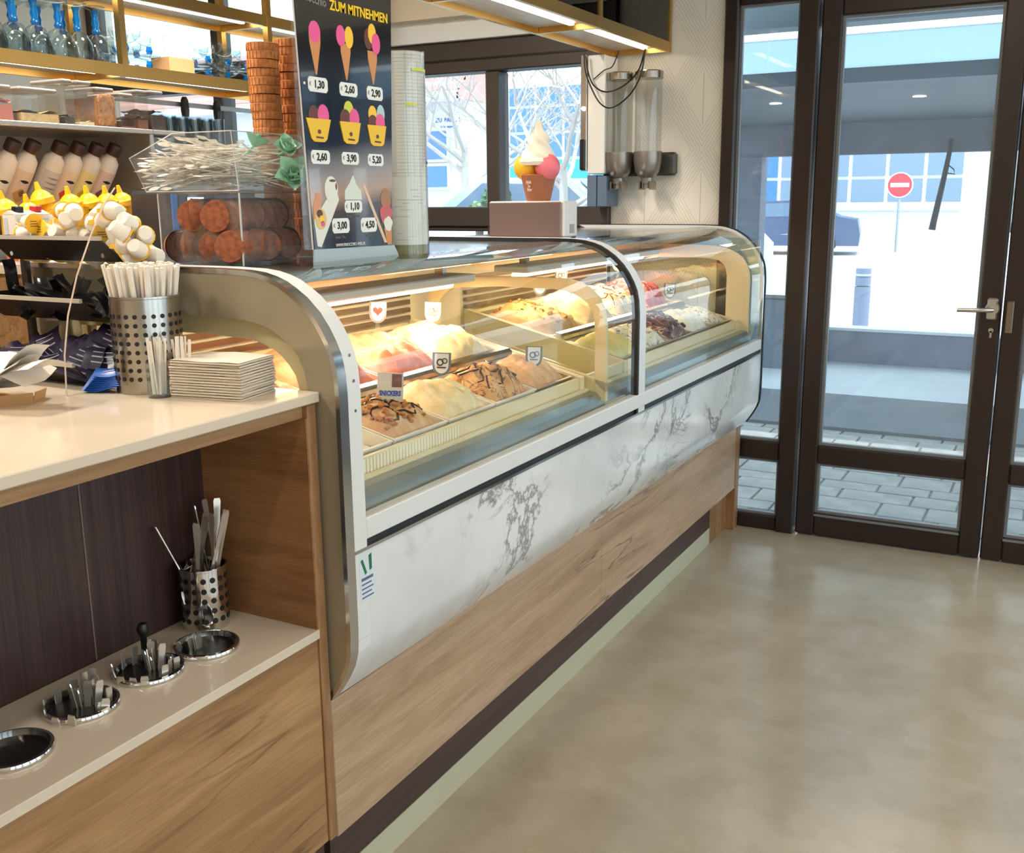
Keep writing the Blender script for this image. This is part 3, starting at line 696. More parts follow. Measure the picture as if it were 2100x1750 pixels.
# partition ring between the two sections
PO = [(-1.232, .955), (-1.232, 1.16), (-1.24, 1.21), (-1.265, 1.255), (-1.31, 1.287), (-1.37, 1.300), (-1.60, 1.300), (-1.82, 1.290), (-1.87, 1.25), (-1.885, 1.19), (-1.885, 1.11)]
PI_ = [(-1.268, .985), (-1.268, 1.16), (-1.275, 1.20), (-1.30, 1.235), (-1.34, 1.256), (-1.39, 1.266), (-1.60, 1.268), (-1.78, 1.258), (-1.825, 1.23), (-1.842, 1.19), (-1.842, 1.125)]
mb = ring(PO, PI_, 2.875, 2.895); mb.prism([(-1.232, .925), (-1.232, .985), (-1.885, 1.140), (-1.885, 1.06)], 2.875, 2.895, 'y')
dp(mb, 'partition', mat('partition_cream', (224, 204, 154), .4))
dp(MB().prism([(-1.232, .94), (-1.232, 1.17), (-1.30, 1.28), (-1.86, 1.28), (-1.86, 1.10)], 3.05, 3.056, 'y'), 'partition_glass', DISP)
dp(MB().box((-1.30, 2.90, .90), (-1.242, 3.06, .915)), 'gap_floor', mat('gap_beige', (206, 190, 166), .4))
# maker's label on the marble
lb = dp(MB().box((-1.2055, 1.583, .738), (-1.2045, 1.632, .838)), 'maker_label', mat('label_pale', (214, 220, 226), .5))
GRN = mat('label_green', (30, 110, 72), .5); BLU = mat('label_blue', (92, 104, 140), .5)
dp(MB().prism([(1.587, .828), (1.594, .830), (1.607, .798), (1.601, .794)], -1.2045, -1.204, 'x'), 'label_mark', GRN, lb)
dp(MB().prism([(1.614, .833), (1.624, .836), (1.624, .802), (1.616, .800)], -1.2045, -1.204, 'x'), 'label_mark', GRN, lb)
for i in range(5): dp(MB().box((-1.2045, 1.588, .783-i*.0095), (-1.204, 1.627-(i % 2)*.006, .786-i*.0095+(.003 if i == 0 else 0))), 'label_line', BLU, lb)

# ------------------------------------------------------------------ gelato pans
PAN = mat('pan_steel', (214, 206, 190), .3, .75); PANW = mat('pan_white', (240, 234, 220), .4)
def pan(x, y, wy, wx, m, g, h, seed, label, fill=.85, sauce=None, nuts=None, ridge=1.0):
    z = deckz(x)
    p = (DR @ Vector((x, y, z)))
    t = thing('gelato_pan', label, 'pan', p, (0, math.atan(SL), TH), 'pans of gelato in the display')
    a, b, d = wx/2-.003, wy/2-.003, .075; q = MB(); tt = .003
    def rect(a, b, z): return [(-a, -b, z), (a, -b, z), (a, b, z), (-a, b, z)]
    lay = [rect(a-.006, b-.006, -d), rect(a-.002, b-.002, 0), rect(a, b, 0), rect(a, b, .003), rect(a-.007, b-.007, .003), rect(a-.010, b-.010, -d+.004)]
    vs = sum(lay, []); fs = [(3, 2, 1, 0)]
    for k in range(5):
        for i in range(4): j = (i+1) % 4; fs.append((k*4+i, k*4+j, k*4+4+j, k*4+4+i))
    fs.append((20, 21, 22, 23)); q.add(vs, fs); q.build('tray', m, t, world=False)
    nu, nv = 34, 26; A, B = a-.011, b-.011
    off = Vector((seed*3.7, seed*1.3, 0))
    def S(u, v):
        U, V = 2*u-1, 2*v-1
        k = (1-abs(U)**3)*(1-abs(V)**3)
        x_, y_ = U*A, V*B
        nz = noise.noise(Vector((x_*14, y_*18, seed))+off)
        sw = math.sin((x_*70 + 22*math.sin(y_*22+seed) + 2.5*nz)*1.0)
        zz = -.02*(1-fill) - .012*(1-k) + h*(k**.7)*(.78+.34*nz) + ridge*.007*sw*k
        return (x_, y_, max(zz, -d+.01))
    q = MB().grid(S, nu, nv); go = q.build('gelato', g, t, True, world=False)
    rr = random.Random(seed)
    if sauce:
        q = MB()
        for i in range(4):
            pts = []; u0 = .2+.18*i
            for s in range(14):
                v = .12+.76*s/13; u = u0+.09*math.sin(s*1.1+i*2+seed); px = S(min(.95, u), v); pts.append((px[0], px[1], px[2]+.002))
            q.tube(pts, .0028, 5)
        q.build('sauce', sauce, go, True, world=False)
    if nuts:
        q = MB()
        for i in range(70):
            u, v = rr.uniform(.1, .9), rr.uniform(.1, .9); px = Vector(S(u, v)); r = rr.uniform(.004, .009)
            M = Matrix.Translation(px+Vector((0, 0, r*.5))) @ Matrix.Rotation(rr.uniform(0, 6), 4, Vector((rr.random(), rr.random(), rr.random()+.1)).normalized())
            q2 = MB().box((-r, -r*.7, -r*.5), (r, r*.7, r*.5), r*.2).xf(M); q.add(q2.v, q2.f)
        q.build('topping', nuts, go, world=False)['kind'] = 'stuff'
    return t
CHOC = mat('chocolate_sauce', (62, 30, 16), .3)
CARA = mat('caramel_bits', (190, 128, 66), .5)
VAN = gel('gel_vanilla', (242, 226, 186), (224, 202, 152)); CRM = gel('gel_cream', (248, 234, 200), (230, 208, 160), c=(176, 128, 76))
PEA = gel('gel_peach', (244, 146, 108), (228, 114, 86)); HAZ = gel('gel_hazelnut', (226, 184, 140), (204, 156, 112)); CAR = gel('gel_caramel', (226, 180, 122), (206, 152, 92), c=(110, 66, 34))
ORA = gel('gel_apricot', (244, 190, 128), (226, 158, 96)); CHO = gel('gel_chocolate', (112, 62, 42), (80, 40, 26), c=(230, 200, 170)); BER = gel('gel_berry', (232, 96, 92), (206, 66, 70), c=(250, 220, 200))
WHI = gel('gel_white', (250, 246, 234), (232, 226, 210)); PIS = gel('gel_lemon', (246, 232, 160), (232, 214, 136)); STR = gel('gel_stracciatella', (246, 238, 220), (230, 220, 198), c=(70, 44, 30))
FW = .239; y0 = 1.643
front = [(WHI, .012, None, None, 'nearly empty pan of white gelato in the near front corner', .1, 0.3),
         (HAZ, .045, CHOC, CARA, 'pan of nutty caramel gelato with chocolate drizzle, second in the front row', .9, .6),
         (VAN, .055, None, None, 'pan of smooth pale vanilla gelato, third in the front row', 1, .7),
         (CAR, .060, CHOC, None, 'pan of caramel cream gelato with dark swirled sauce, fourth in the front row', 1, 1.3),
         (HAZ, .050, None, None, 'pan of plain hazelnut gelato at the far end of the front row, before the partition', 1, .9)]
for i, (g, h, s, n, lab, fl, rd) in enumerate(front): pan(-1.430, y0+FW/2+i*FW*.997, FW, .225, PANW if i < 4 else PAN, g, h, 3+i*2, lab, fl, s, n, rd)
rear = [(PEA, .075, None, None, 'heaped pan of peach pink gelato at the near end of the back row'),
        (PEA, .07, None, None, 'second heaped pan of peach pink gelato in the back row'),
        (PEA, .07, None, None, 'third heaped pan of peach pink gelato in the back row'),
        (VAN, .065, None, None, 'pan of pale yellow cream gelato beside the peach in the back row')]
for i, (g, h, s, n, lab) in enumerate(rear): pan(-1.735, 1.645+.15+i*.299, .299, .31, PAN, g, h, 31+i*2, lab, 1, s, n, .9)
far_b = [(ORA, .07, None, CARA, 'pan of apricot gelato with caramel crumbs just past the partition, back row'), (VAN, .08, None, None, 'pan of pale cream gelato in the far back row'),
         (CRM, .08, CHOC, None, 'pan of cream gelato with chocolate chips in the far back row'), (BER, .09, None, None, 'heaped pan of red berry gelato at the far end of the back row')]
for i, (g, h, s, n, lab) in enumerate(far_b): pan(-1.735, 3.22+.155+i*.312, .312, .31, PAN, g, h, 61+i*2, lab, 1, s, n, 1.0)
far_f = [(PIS, .045, None, None, 'pan of pale lemon gelato, first past the middle rib'), (STR, .05, None, None, 'pan of stracciatella gelato past the middle rib'),
         (CHO, .07, None, CHOC, 'heaped pan of chocolate gelato with pale swirls in the far section'), (WHI, .05, None, None, 'pan of white gelato beside the chocolate in the far section'),
         (STR, .03, None, None, 'flat pan of pale gelato at the far end of the front row')]
for i, (g, h, s, n, lab) in enumerate(far_f): pan(-1.430, 3.22+.125+i*.2495, .2495, .225, PAN, g, h, 81+i*2, lab, 1, s, n, 1.0)
# flavour tags
def ftag(loc, label, kind, tilt=(0, 0, 0), w_=.05, h_=.062):
    p = DR @ Vector(loc)
    t = thing('flavour_tag', label, 'tag', p, tilt, 'flavour tags standing in the gelato')
    pts = [(-w_/2, h_)] + [(-w_/2*math.cos(a), h_*.42-h_*.42*math.sin(a)) for a in [i*PI/8 for i in range(9)]] + [(w_/2, h_)]
    brd = kind != 'brand'
    st = MB().box((-.006, -.0012, -.05), (.006, .0012, .006)).build('stake', ACRYL if kind != 'brand' else PAPER, t, world=False)
    GB = mat('tag_border', (116, 118, 122), .5)
    if kind == 'brand':
        MB().box((-.032, -.001, .004), (.032, .001, .075)).build('card', PAPER, t, world=False)
        MB().box((.004, -.0022, .040), (.028, -.001, .072)).build('picture', mat('snack_brown', (128, 72, 38), .6), t, world=False)
        q = text('lettering', 'SNICKERS', .017, (0, -.0022, .024), FACE_NY, mat('tag_blue', (28, 58, 170), .5), bold=.0007, sx=.70); q.parent = t
        return t
    MB().prism(pts, -.001, .001, 'y').build('card', GB if kind != 'clear' else PAPER, t, world=False)
    p2 = [(a*.76, .006+b*.86) for a, b in pts]
    MB().prism(p2, -.002, -.001, 'y').build('face', mat('tag_face', (226, 228, 230), .45), t, world=False)
    cz = h_*.58
    if kind == 'heart':
        hp = []
        for i in range(20):
            a = 2*PI*i/20; hp.append((.0009*16*math.sin(a)**3, cz+.0009*(13*math.cos(a)-5*math.cos(2*a)-2*math.cos(3*a)-math.cos(4*a))))
        MB().prism(hp, -.003, -.002, 'y').build('emblem', mat('tag_red', (226, 46, 36), .5), t, world=False)
    else:
        c_ = {'dark': (84, 70, 66), 'blue': (104, 134, 168), 'brown': (130, 96, 70), 'clear': (150, 140, 136)}[kind]
        em = mat('tag_emblem_'+kind, c_, .6)
        q = MB(); q.lathe([(.010, 0), (.010, .001), (.006, .001), (.006, 0)], n=16, M=Matrix.Rotation(PI/2, 4, 'X'), cap=False); q.xf(Matrix.Translation((-.004, -.002, cz)))
        q2 = MB().lathe([(.008, 0), (.008, .001), (.005, .001), (.005, 0)], n=16, M=Matrix.Rotation(PI/2, 4, 'X'), cap=False).xf(Matrix.Translation((.008, -.002, cz+.004))); q.add(q2.v, q2.f)
        q.box((-.012, -.003, cz-.016), (.012, -.002, cz-.012)); q.build('emblem', em, t, world=False)
    return t
YAW = -.55+1.1
def tg_(x, y, dz, label, kind, **k): return ftag((x, y, deckz(x)+dz), label, kind, (-.10, .05, .52), **k)
tg_(-1.43, 2.02, .030, 'white price card with brown picture and blue brand lettering in the nutty caramel gelato', 'brand')
tg_(-1.46, 2.30, .045, 'shield shaped tag with dark emblem in the rippled cream gelato', 'dark')
tg_(-1.40, 2.72, .025, 'small shield shaped tag with blue emblem in the hazelnut gelato', 'blue')
tg_(-1.76, 2.43, .085, 'shield shaped tag with a red heart in the peach gelato', 'heart')
tg_(-1.74, 2.69, .065, 'pale clear tag with thin dark emblem in the yellow cream gelato', 'clear')
tg_(-1.74, 3.42, .085, 'round bottomed tag with blue emblem past the partition, back row', 'blue')
tg_(-1.80, 3.72, .085, 'pale tag with brown emblem past the partition, back row', 'brown')
tg_(-1.80, 4.30, .10, 'pale tag standing in the red berry gelato', 'clear')
tg_(-1.48, 4.10, .085, 'small dark emblem tag leaning in the far white gelato', 'dark')

# ------------------------------------------------------------------ cutlery niche
ZS = .6975
INPOS = [(-1.401, 1.346, 'empty', 'rightmost round chrome insert with only a few spoons deep inside', .063),
         (-1.420, 1.219, 'full', 'round chrome insert crowded with cutlery, second from the end panel', .064),
         (-1.421, 1.070, 'full', 'round chrome insert with upright spoon handles, third from the end panel', .064),
         (-1.394, .915, 'none', 'empty round chrome insert at the left edge of the picture', .064)]
SPOON = None
def spoon_proto():
    t = thing('spoon', '', 'spoon')
    q = MB()
    pr = [(-.0032, 0), (-.0036, .06), (-.0062, .115), (-.0072, .138), (-.0055, .144), (.0055, .144), (.0072, .138), (.0062, .115), (.0036, .06), (.0032, 0)]
    q.prism(pr, -.0011, .0011, 'y'); q.build('handle', SPM, t, world=False)
    q = MB().grid(lambda u, v: ((.019*math.sin(v*PI)*(2*u-1)), .006*(1-(2*u-1)**2)*math.sin(v*PI), -.05*v), 7, 9)
    q.build('bowl', SPM, t, True, world=False)
    return t
SPM = mat('cutlery_steel', (226, 218, 208), .28, .85)
SPOON = spoon_proto(); first = [True]
def spoon(loc, rot, label, group):
    o = SPOON if first[0] else dup(SPOON)
    first[0] = False; o.scale = (1, 1, 1)
    o.location = loc; o.rotation_mode = 'XYZ'; o.rotation_euler = rot; o['label'] = label; o['group'] = group; return o
for i, (x, y, k, lab, r) in enumerate(INPOS):
    t = thing('cutlery_insert', lab, 'insert', (x, y, ZS), group='chrome cutlery inserts in the niche shelf')
    MB().lathe([(r-.006, -.001), (r, 0), (r+.001, .006), (r-.001, .010), (r-.006, .011), (r-.007, .004), (r-.008, -.001)], n=40, cap=False).build('rim', CHROME, t, True, world=False)
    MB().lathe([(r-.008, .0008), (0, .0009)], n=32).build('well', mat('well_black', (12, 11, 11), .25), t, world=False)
    if k == 'full':
        n = 20
        for j in range(n):
            a = 2*PI*(j % 14)/14 + R.uniform(-.12, .12); rr = (r-.014) if j < 14 else (r-.014)*R.uniform(.2, .7)
            back = -math.cos(a)*.6+math.sin(a)*.75                       # 1 on the side away from the guests
            pro = (.020+.026*max(0, back)+R.uniform(-.004, .010)) if j < 14 else R.uniform(.028, .055)
            out = R.uniform(.12, .30)
            spoon((x+(rr-.02*out)*math.cos(a), y+(rr-.02*out)*math.sin(a), ZS+pro-.144), (-out*math.sin(a)*.6, out*math.cos(a)*.6, a+PI/2+R.uniform(-.5, .5)),
                  'cutlery handle standing in the %s chrome insert' % ('second' if i == 1 else 'third'), 'cutlery in the %s insert' % ('second' if i == 1 else 'third'))
    if k == 'empty':
        for j in range(4):
            spoon((x-.036+.012*j, y+.022-.012*j, ZS-.120+.003*j), (.25-.12*j, -.30+.12*j, .6+j*.5), 'spoon lying inside the rightmost chrome insert', 'spoons in the rightmost insert')
# small black ball whisk end in the second insert
tag(MB().lathe([(0, .0), (.006, .002), (.006, .05), (.010, .055), (.012, .065), (.008, .075), (0, .078)], (-1.445, 1.235, ZS+.01), 12).build('stirrer_knob', BLACK, None, True), 'black round knob sticking up from the second chrome insert', 'stirrer')
def perforated(name, label, x, y, z, r, h, cols, rows, hr, z0, z1, m):
    t = thing(name, label, 'canister', (x, y, z))
    MB().lathe([(0, 0), (r, 0), (r, h), (r+.0015, h+.001), (r+.0015, h+.005), (r-.002, h+.005), (r-.002, .003), (0, .003)], n=48).build('body', m, t, True, world=False)
    q = MB()
    for i in range(cols):
        for j in range(rows):
            a = 2*PI*(i+(.5 if False else 0))/cols; zz = z0+(z1-z0)*j/(rows-1)
            M = Matrix.Translation((x*0+(r+.0004)*math.cos(a), (r+.0004)*math.sin(a), zz)) @ Matrix.Rotation(a, 4, 'Z') @ Matrix.Rotation(PI/2, 4, 'Y')
            q2 = MB().lathe([(hr, 0), (hr, .0006)], n=10, M=M); q.add(q2.v, q2.f)
    q.build('perforations', mat('hole_black', (22, 20, 19), .6), t, world=False)['kind'] = 'stuff'
    return t
perforated('cutlery_cup', 'round perforated steel cup full of cutlery at the back of the niche', -1.485, 1.432, ZS, .047, .125, 16, 5, .0058, .022, .108, CHROME)
for j, (a, tl, dz) in enumerate([(3.6, .95, .0), (2.6, .35, .02), (1.2, .25, .05), (.3, .2, .03), (5.9, .3, .03), (5.2, .2, .01), (4.4, .4, .0), (.8, .12, .06), (2.0, .15, .04), (0, .05, .02), (3.0, .25, .01)]):
    spoon((-1.485+.03*math.cos(a), 1.432+.03*math.sin(a), ZS+.088+dz*.5), (-tl*math.sin(a), tl*math.cos(a), a*1.3), 'cutlery handle sticking out of the perforated steel cup in the niche', 'cutlery in the perforated cup')

# ------------------------------------------------------------------ things on the near worktop
ZC = 1.1825
perforated('straw_canister', 'tall perforated steel canister holding white wrapped straws', -1.575, 1.425, ZC, .066, .182, 24, 8, .0044, .030, .150, STEEL)
sm_ = MB().box((-.0035, -.0035, 0), (.0035, .0035, .228), .0013).build('wrapped_straw', PAPER, None, world=False).data
first_s = True
for j in range(96):
    a = j*2.399963; rr = .055*math.sqrt((j+.5)/96)
    if first_s: o = bpy.data.objects['wrapped_straw']; first_s = False
    else: o = bpy.data.objects.new('wrapped_straw', sm_); COL.objects.link(o)
    o.location = (-1.575+rr*.62*math.cos(a), 1.425+rr*.62*math.sin(a), ZC+.018)
    tl = .155*rr/.055+.012*R.uniform(-1, 1)
    o.rotation_euler = (-tl*math.sin(a), tl*math.cos(a), R.uniform(-.4, .4)); o.scale = (1, 1, R.uniform(.98, 1.02))
    tag(o, 'white wrapped straw fanning out of the tall perforated canister', 'straw', 'wrapped straws in the steel canister')
def stickholder(x, y, label, lab2):
    t = thing('stick_holder', label, 'holder', (x, y, ZC))
    MB().lathe([(0, 0), (.021, 0), (.022, .068), (.0205, .068), (.0195, .004), (0, .004)], n=20).build('cup', ACRYL, t, True, world=False)
    for j in range(9):
        a = j*2.4; rr = .012*math.sqrt(j/9)
        o = MB().box((-.0028, -.0012, 0), (.0028, .0012, .105+R.uniform(-.006, .004))).build('paper_stick', PAPER, None, world=False)
        o.location = (x+rr*math.cos(a), y+rr*math.sin(a), ZC+.006); o.rotation_euler = (R.uniform(-.07, .07), R.uniform(-.07, .07), R.uniform(-.6, .6))
        tag(o, lab2, 'stick', 'paper sticks in the small clear cups')
stickholder(-1.497, 1.372, 'small clear cup of white sticks, left of two by the canister', 'white paper stick in the left small clear cup')
stickholder(-1.463, 1.400, 'small clear cup of white sticks, right of two by the canister', 'white paper stick in the right small clear cup')
# napkins
nz = ZC
npk = mat('napkin', (216, 204, 186), .85)
for i in range(14):
    q = MB(); hgt = .0052; bul = .004*math.sin(PI*i/13)
    x0, x1, y0_, y1_ = -1.478-bul, -1.325+bul*.5, 1.385, 1.505
    q.grid(lambda u, v: (x0+(x1-x0)*u, y0_+(y1_-y0_)*v, hgt*.96+.0014*math.sin(u*9+i)*math.sin(v*5+i)), 8, 6)
    g2 = MB().box((x0, y0_, 0), (x1, y1_, hgt*.72), .002); g2.add(q.v, q.f)
    o = g2.build('paper_napkin', npk, None, world=False); o.location = (R.uniform(-.0015, .0015), R.uniform(-.0015, .0015), ZC+i*hgt)
    c0 = Vector((-1.4, 1.445, 0)); o.data.transform(Matrix.Translation(-c0)); o.location += c0; o.rotation_euler = (0, 0, .16+R.uniform(-.015, .015))
    tag(o, 'folded white paper napkin, %s from the top of the worktop corner stack' % nth(14-i), 'napkin', 'stack of napkins by the canister')
# three tier rack, facing along the counter (front lips run along X)
RX0, RX1 = -2.06, -1.715
RKM = mat('rack_bronze', (70, 62, 58), .3, .6); LIP = mat('rack_lip', (214, 206, 192), .3, .4)
rk = thing('condiment_rack', 'three tier dark metal condiment rack with slanted trays', 'rack', (-1.9, 1.4, ZC))
tiers = [(1.452, 1.472, 1.502, 1.424), (1.390, 1.352, 1.47, 1.302), (1.358, 1.228, 1.40, 1.184)]
for yf, zf, yb, zb in tiers:
    MB().prism([(yf, zf), (yb, zb), (yb+.003, zb+.001), (yf+.003, zf+.001)], RX0, RX1, 'x').build('tray_front', RKM, rk)
    MB().prism([(yf-.004, zf-.002), (yf-.004, zf+.006), (yf+.003, zf+.006), (yf+.003, zf-.002)], RX0-.005, RX1+.002, 'x').build('tray_lip', LIP, rk)
    MB().prism([(yb, zb), (1.535, zb+.004), (1.535, zb+.007), (yb, zb+.003)], RX0, RX1, 'x').build('tray_floor', RKM, rk)
    MB().prism([(yf, zf), (yb, zb), (1.535, zb), (1.535, zf+.005), (yf, zf+.005)], RX0-.004, RX0, 'x').build('tray_end', RKM, rk)
MB().box((RX0-.01, 1.528, ZC), (RX0+.01, 1.538, 1.50)).build('upright', RKM, rk)
MB().box((RX1-.03, 1.528, ZC), (RX1-.01, 1.538, 1.43)).build('upright', RKM, rk)
for x in (RX0+.03, RX1-.03): MB().lathe([(.005, 0), (.005, .004)], n=10, M=rx).xf(Matrix.Translation((x, 1.484, 1.438))).build('screw', CHROME, rk)
MB().tube([(-2.06, 1.34, 1.30), (-2.05, 1.345, 1.18)], .004, 6).build('front_strut', RKM, rk)
# creamer pods heaped in the top tray
PODM = mat('pod_white', (236, 226, 210), .5); FOIL = mat('pod_foil_yellow', (240, 188, 50), .4); PRN = mat('pod_print', (92, 62, 44), .6)
pod0 = thing('creamer_pod', 'white coffee creamer pod with yellow foil lid heaped in the top rack tray', 'creamer pod', group='creamer pods heaped in the top tray')
MB().lathe([(0, -.021), (.0125, -.021), (.0145, -.019), (.0185, .010), (.0175, .0115)], n=16).build('cup', PODM, pod0, True, world=False)
MB().lathe([(.0, .0122), (.0215, .0115), (.0215, .0130), (0, .0136)], n=16).build('lid', FOIL, pod0, world=False)
q = MB().prism([(.014, -.006), (.030, -.004), (.030, .004), (.014, .006)], .0118, .0126, 'z'); q.build('lid_tab', FOIL, pod0, world=False)
q = MB()
for k in range(3): q.box((-.010, -.006+k*.005, .0137), (.008-k*.002, -.0045+k*.005, .0142))
q.build('lid_print', PRN, pod0, world=False)
pods = []
for (n, z, ya, yb, xa, xb) in ((10, 1.436, 1.485, 1.525, -2.04, -1.62), (10, 1.458, 1.470, 1.525, -2.04, -1.615), (10, 1.482, 1.458, 1.52, -2.02, -1.61), (8, 1.506, 1.462, 1.515, -1.96, -1.64), (6, 1.527, 1.470, 1.51, -1.90, -1.68)):
    for i in range(n):
        x = xa+(xb-xa)*(i+.5)/n; pods.append((x+R.uniform(-.008, .008), ya+(yb-ya)*R.random(), z+R.uniform(-.005, .005)))
        if z < 1.49 and i % 2 == 0: pods.append((x+.016, yb-.008 if i % 4 else ya-.004, z+R.uniform(-.004, .008)))
for i, p in enumerate(pods):
    o = pod0 if i == 0 else dup(pod0)
    if p[0] < -1.69 and p[2] < 1.495:
        p = (p[0], max(p[1], min(1.530, 1.452+max(0, 1.472-p[2])*1.04+.034)), p[2])
    o.location = p
    dn = Vector((.75, -.65, .0)) + Vector((R.uniform(-.9, .9), R.uniform(-.9, .9), R.uniform(-.55, .95)))      # where the cup's base points
    if i % 6 == 3: dn = -dn
    o.rotation_euler = (-dn).to_track_quat('Z', 'Y').to_euler()
# clear bag-like pile on the right side of the rack is black sachets
BSM = mat('sachet_black', (30, 29, 32), .22); NVM = mat('sachet_navy', (44, 38, 66), .3); BLM = mat('sachet_blue', (38, 92, 176), .35); SPR = mat('sachet_print', (176, 172, 186), .5)
def sachet_mesh(L, W_, seed, m, name, prn=None):
    t = thing(name, '', 'sachet')
    f = lambda u, v: ((u-.5)*L, (v-.5)*W_, .0045*math.sin(PI*u)*math.sin(PI*v)+.004*math.sin(u*5+seed)+.003*math.sin(v*6+seed*2))
    g = lambda u, v: (f(u, v)[0], f(u, v)[1], f(u, v)[2]-.009*math.sin(PI*u)*math.sin(PI*v)-.0006)
    q = MB().grid(f, 9, 6); q.grid(g, 9, 6); q.build('wrapper', m, t, True, world=False)
    if prn:
        for k in range(3):
            q = MB().grid(lambda u, v: (lambda p: (p[0], p[1], p[2]+.0008))(f(.22+.56*u, .26+.2*k+.05*v)), 8, 2); q.build('print_line', prn, t, world=False)
    return t
bs = sachet_mesh(.085, .032, 1, BSM, 'black_sachet')
def put(proto, used, loc, rot, label, group, sc=None):
    o = proto if not used else dup(proto)
    o.location = loc; o.rotation_euler = rot; tag(o, label, 'sachet', group)
    if sc: o.scale = sc
    return o
k = 0
for i in range(22):
    x = -2.0+.0135*i+R.uniform(-.02, .02)
    put(bs, k, (x, R.uniform(1.44, 1.50), 1.335+R.uniform(-.015, .03)+.03*(x+2.0)), (R.uniform(-.7, .7), R.uniform(-.9, .9), R.uniform(-1.6, 1.6)), 'black sachet lying in the middle rack tray', 'black sachets in the middle tray'); k += 1
put(bs, k, (-2.005, 1.455, 1.385), (.2, 1.35, .3), 'black sachet standing upright above the middle rack tray', 'upright black sachet')
for i in range(26):
    z = 1.21+.0075*i
    put(bs, k, (R.uniform(-1.72, -1.655), R.uniform(1.46, 1.515), z+R.uniform(-.01, .02)), (R.uniform(-1.2, 1.2), R.uniform(-1.2, 1.2), R.uniform(-1.6, 1.6)), 'black glossy sachet piled at the right side of the rack', 'black sachets at the rack side', (1.0, 1.25, 1))
nv = sachet_mesh(.075, .055, 2, NVM, 'navy_sachet', SPR); k = 0
for i in range(12):
    x = -1.99+.027*i
    put(nv, k, (x, R.uniform(1.405, 1.46), 1.222+R.uniform(0, .035)), (R.uniform(.4, 1.1), R.uniform(-.6, .6), R.uniform(-.6, .6)), 'dark navy printed sachet in the lowest rack tray', 'navy sachets in the lowest tray'); k += 1
for i in range(5):
    put(nv, 1, (-1.735+.008*i, 1.385+.018*i, 1.225+.012*i), (1.0-.1*i, .35, .5), 'dark navy printed sachet spilling over the lowest tray corner', 'navy sachets at the tray corner')
bl = sachet_mesh(.075, .05, 3, BLM, 'blue_sachet', SPR); k = 0
for i in range(9):
    put(bl, k, (-1.640+.0015*i, 1.368+.002*i, ZC+.009+.0040*i), (.05+.02*i, -.04, .35+.05*i), 'blue printed sachet in the small bundle on the worktop', 'bundle of blue sachets'); k += 1
# cardboard tray with slips of paper
tr = thing('card_tray', 'shallow tan card tray under loose white slips at the left', 'tray', (-1.80, 1.20, ZC))
CARD = mat('tan_card', (190, 146, 96), .75)
MB().prism([(-1.93, 1.10), (-1.72, 1.10), (-1.66, 1.22), (-1.68, 1.26), (-1.93, 1.26)], ZC+.0002, ZC+.003, 'z').build('base', CARD, tr)
for a, b in (((-1.93, 1.10), (-1.72, 1.10)), ((-1.72, 1.10), (-1.66, 1.22)), ((-1.66, 1.22), (-1.68, 1.26))):
    n = Vector((b[1]-a[1], a[0]-b[0])).normalized()*.006
    MB().add([(a[0], a[1], ZC+.001), (b[0], b[1], ZC+.001), (b[0]+n.x, b[1]+n.y, ZC+.022), (a[0]+n.x, a[1]+n.y, ZC+.022), (a[0]-n.x*.2, a[1]-n.y*.2, ZC+.001), (b[0]-n.x*.2, b[1]-n.y*.2, ZC+.001), (b[0]+n.x*.8, b[1]+n.y*.8, ZC+.022), (a[0]+n.x*.8, a[1]+n.y*.8, ZC+.022)],
             [(0, 1, 2, 3), (4, 5, 6, 7), (3, 2, 6, 7), (0, 1, 5, 4), (0, 3, 7, 4), (1, 2, 6, 5)]).build('side', CARD, tr)
for i in range(9):
    q = MB(); s = R.uniform(0, 6); L, W_ = R.uniform(.12, .19), R.uniform(.07, .095)
    f = lambda u, v: ((u-.5)*L, (v-.5)*W_, .010*math.sin(u*4+s)+.006*math.cos(v*5+s))
    q.grid(f, 8, 6); q.grid(lambda u, v: (f(u, v)[0], f(u, v)[1], f(u, v)[2]-.0006), 8, 6)
    o = q.build('paper_slip', PAPER, None, True, world=False); o.location = (-1.80+.017*i+R.uniform(-.02, .01), 1.17+R.uniform(-.03, .05), ZC+.032+.005*i); o.rotation_euler = (R.uniform(-.1, .35), R.uniform(-.5, .2), R.uniform(-.5, .8))
    tag(o, 'loose white paper slip piled on the tan card tray', 'paper slip', 'paper slips on the card tray')
# clear guard between rack and canister
gp = [(1.300, ZC), (1.305, 1.26), (1.322, 1.335), (1.352, 1.41), (1.395, 1.487), (1.43, 1.54), (1.461, 1.573)]
gd = thing('acrylic_guard', 'thin clear acrylic guard with curved front edge beside the rack', 'guard', (-1.67, 1.3, ZC))
MB().prism(gp + [(1.535, 1.573), (1.535, ZC)], -1.6705, -1.6685, 'x').build('sheet', glass('guard_acrylic', (250, 251, 251), 1.35), gd)
MB().tube([(-1.6695, a, b) for a, b in gp], .0017, 6).build('polished_edge', mat('edge_glow', (216, 190, 170), .3), gd, True)
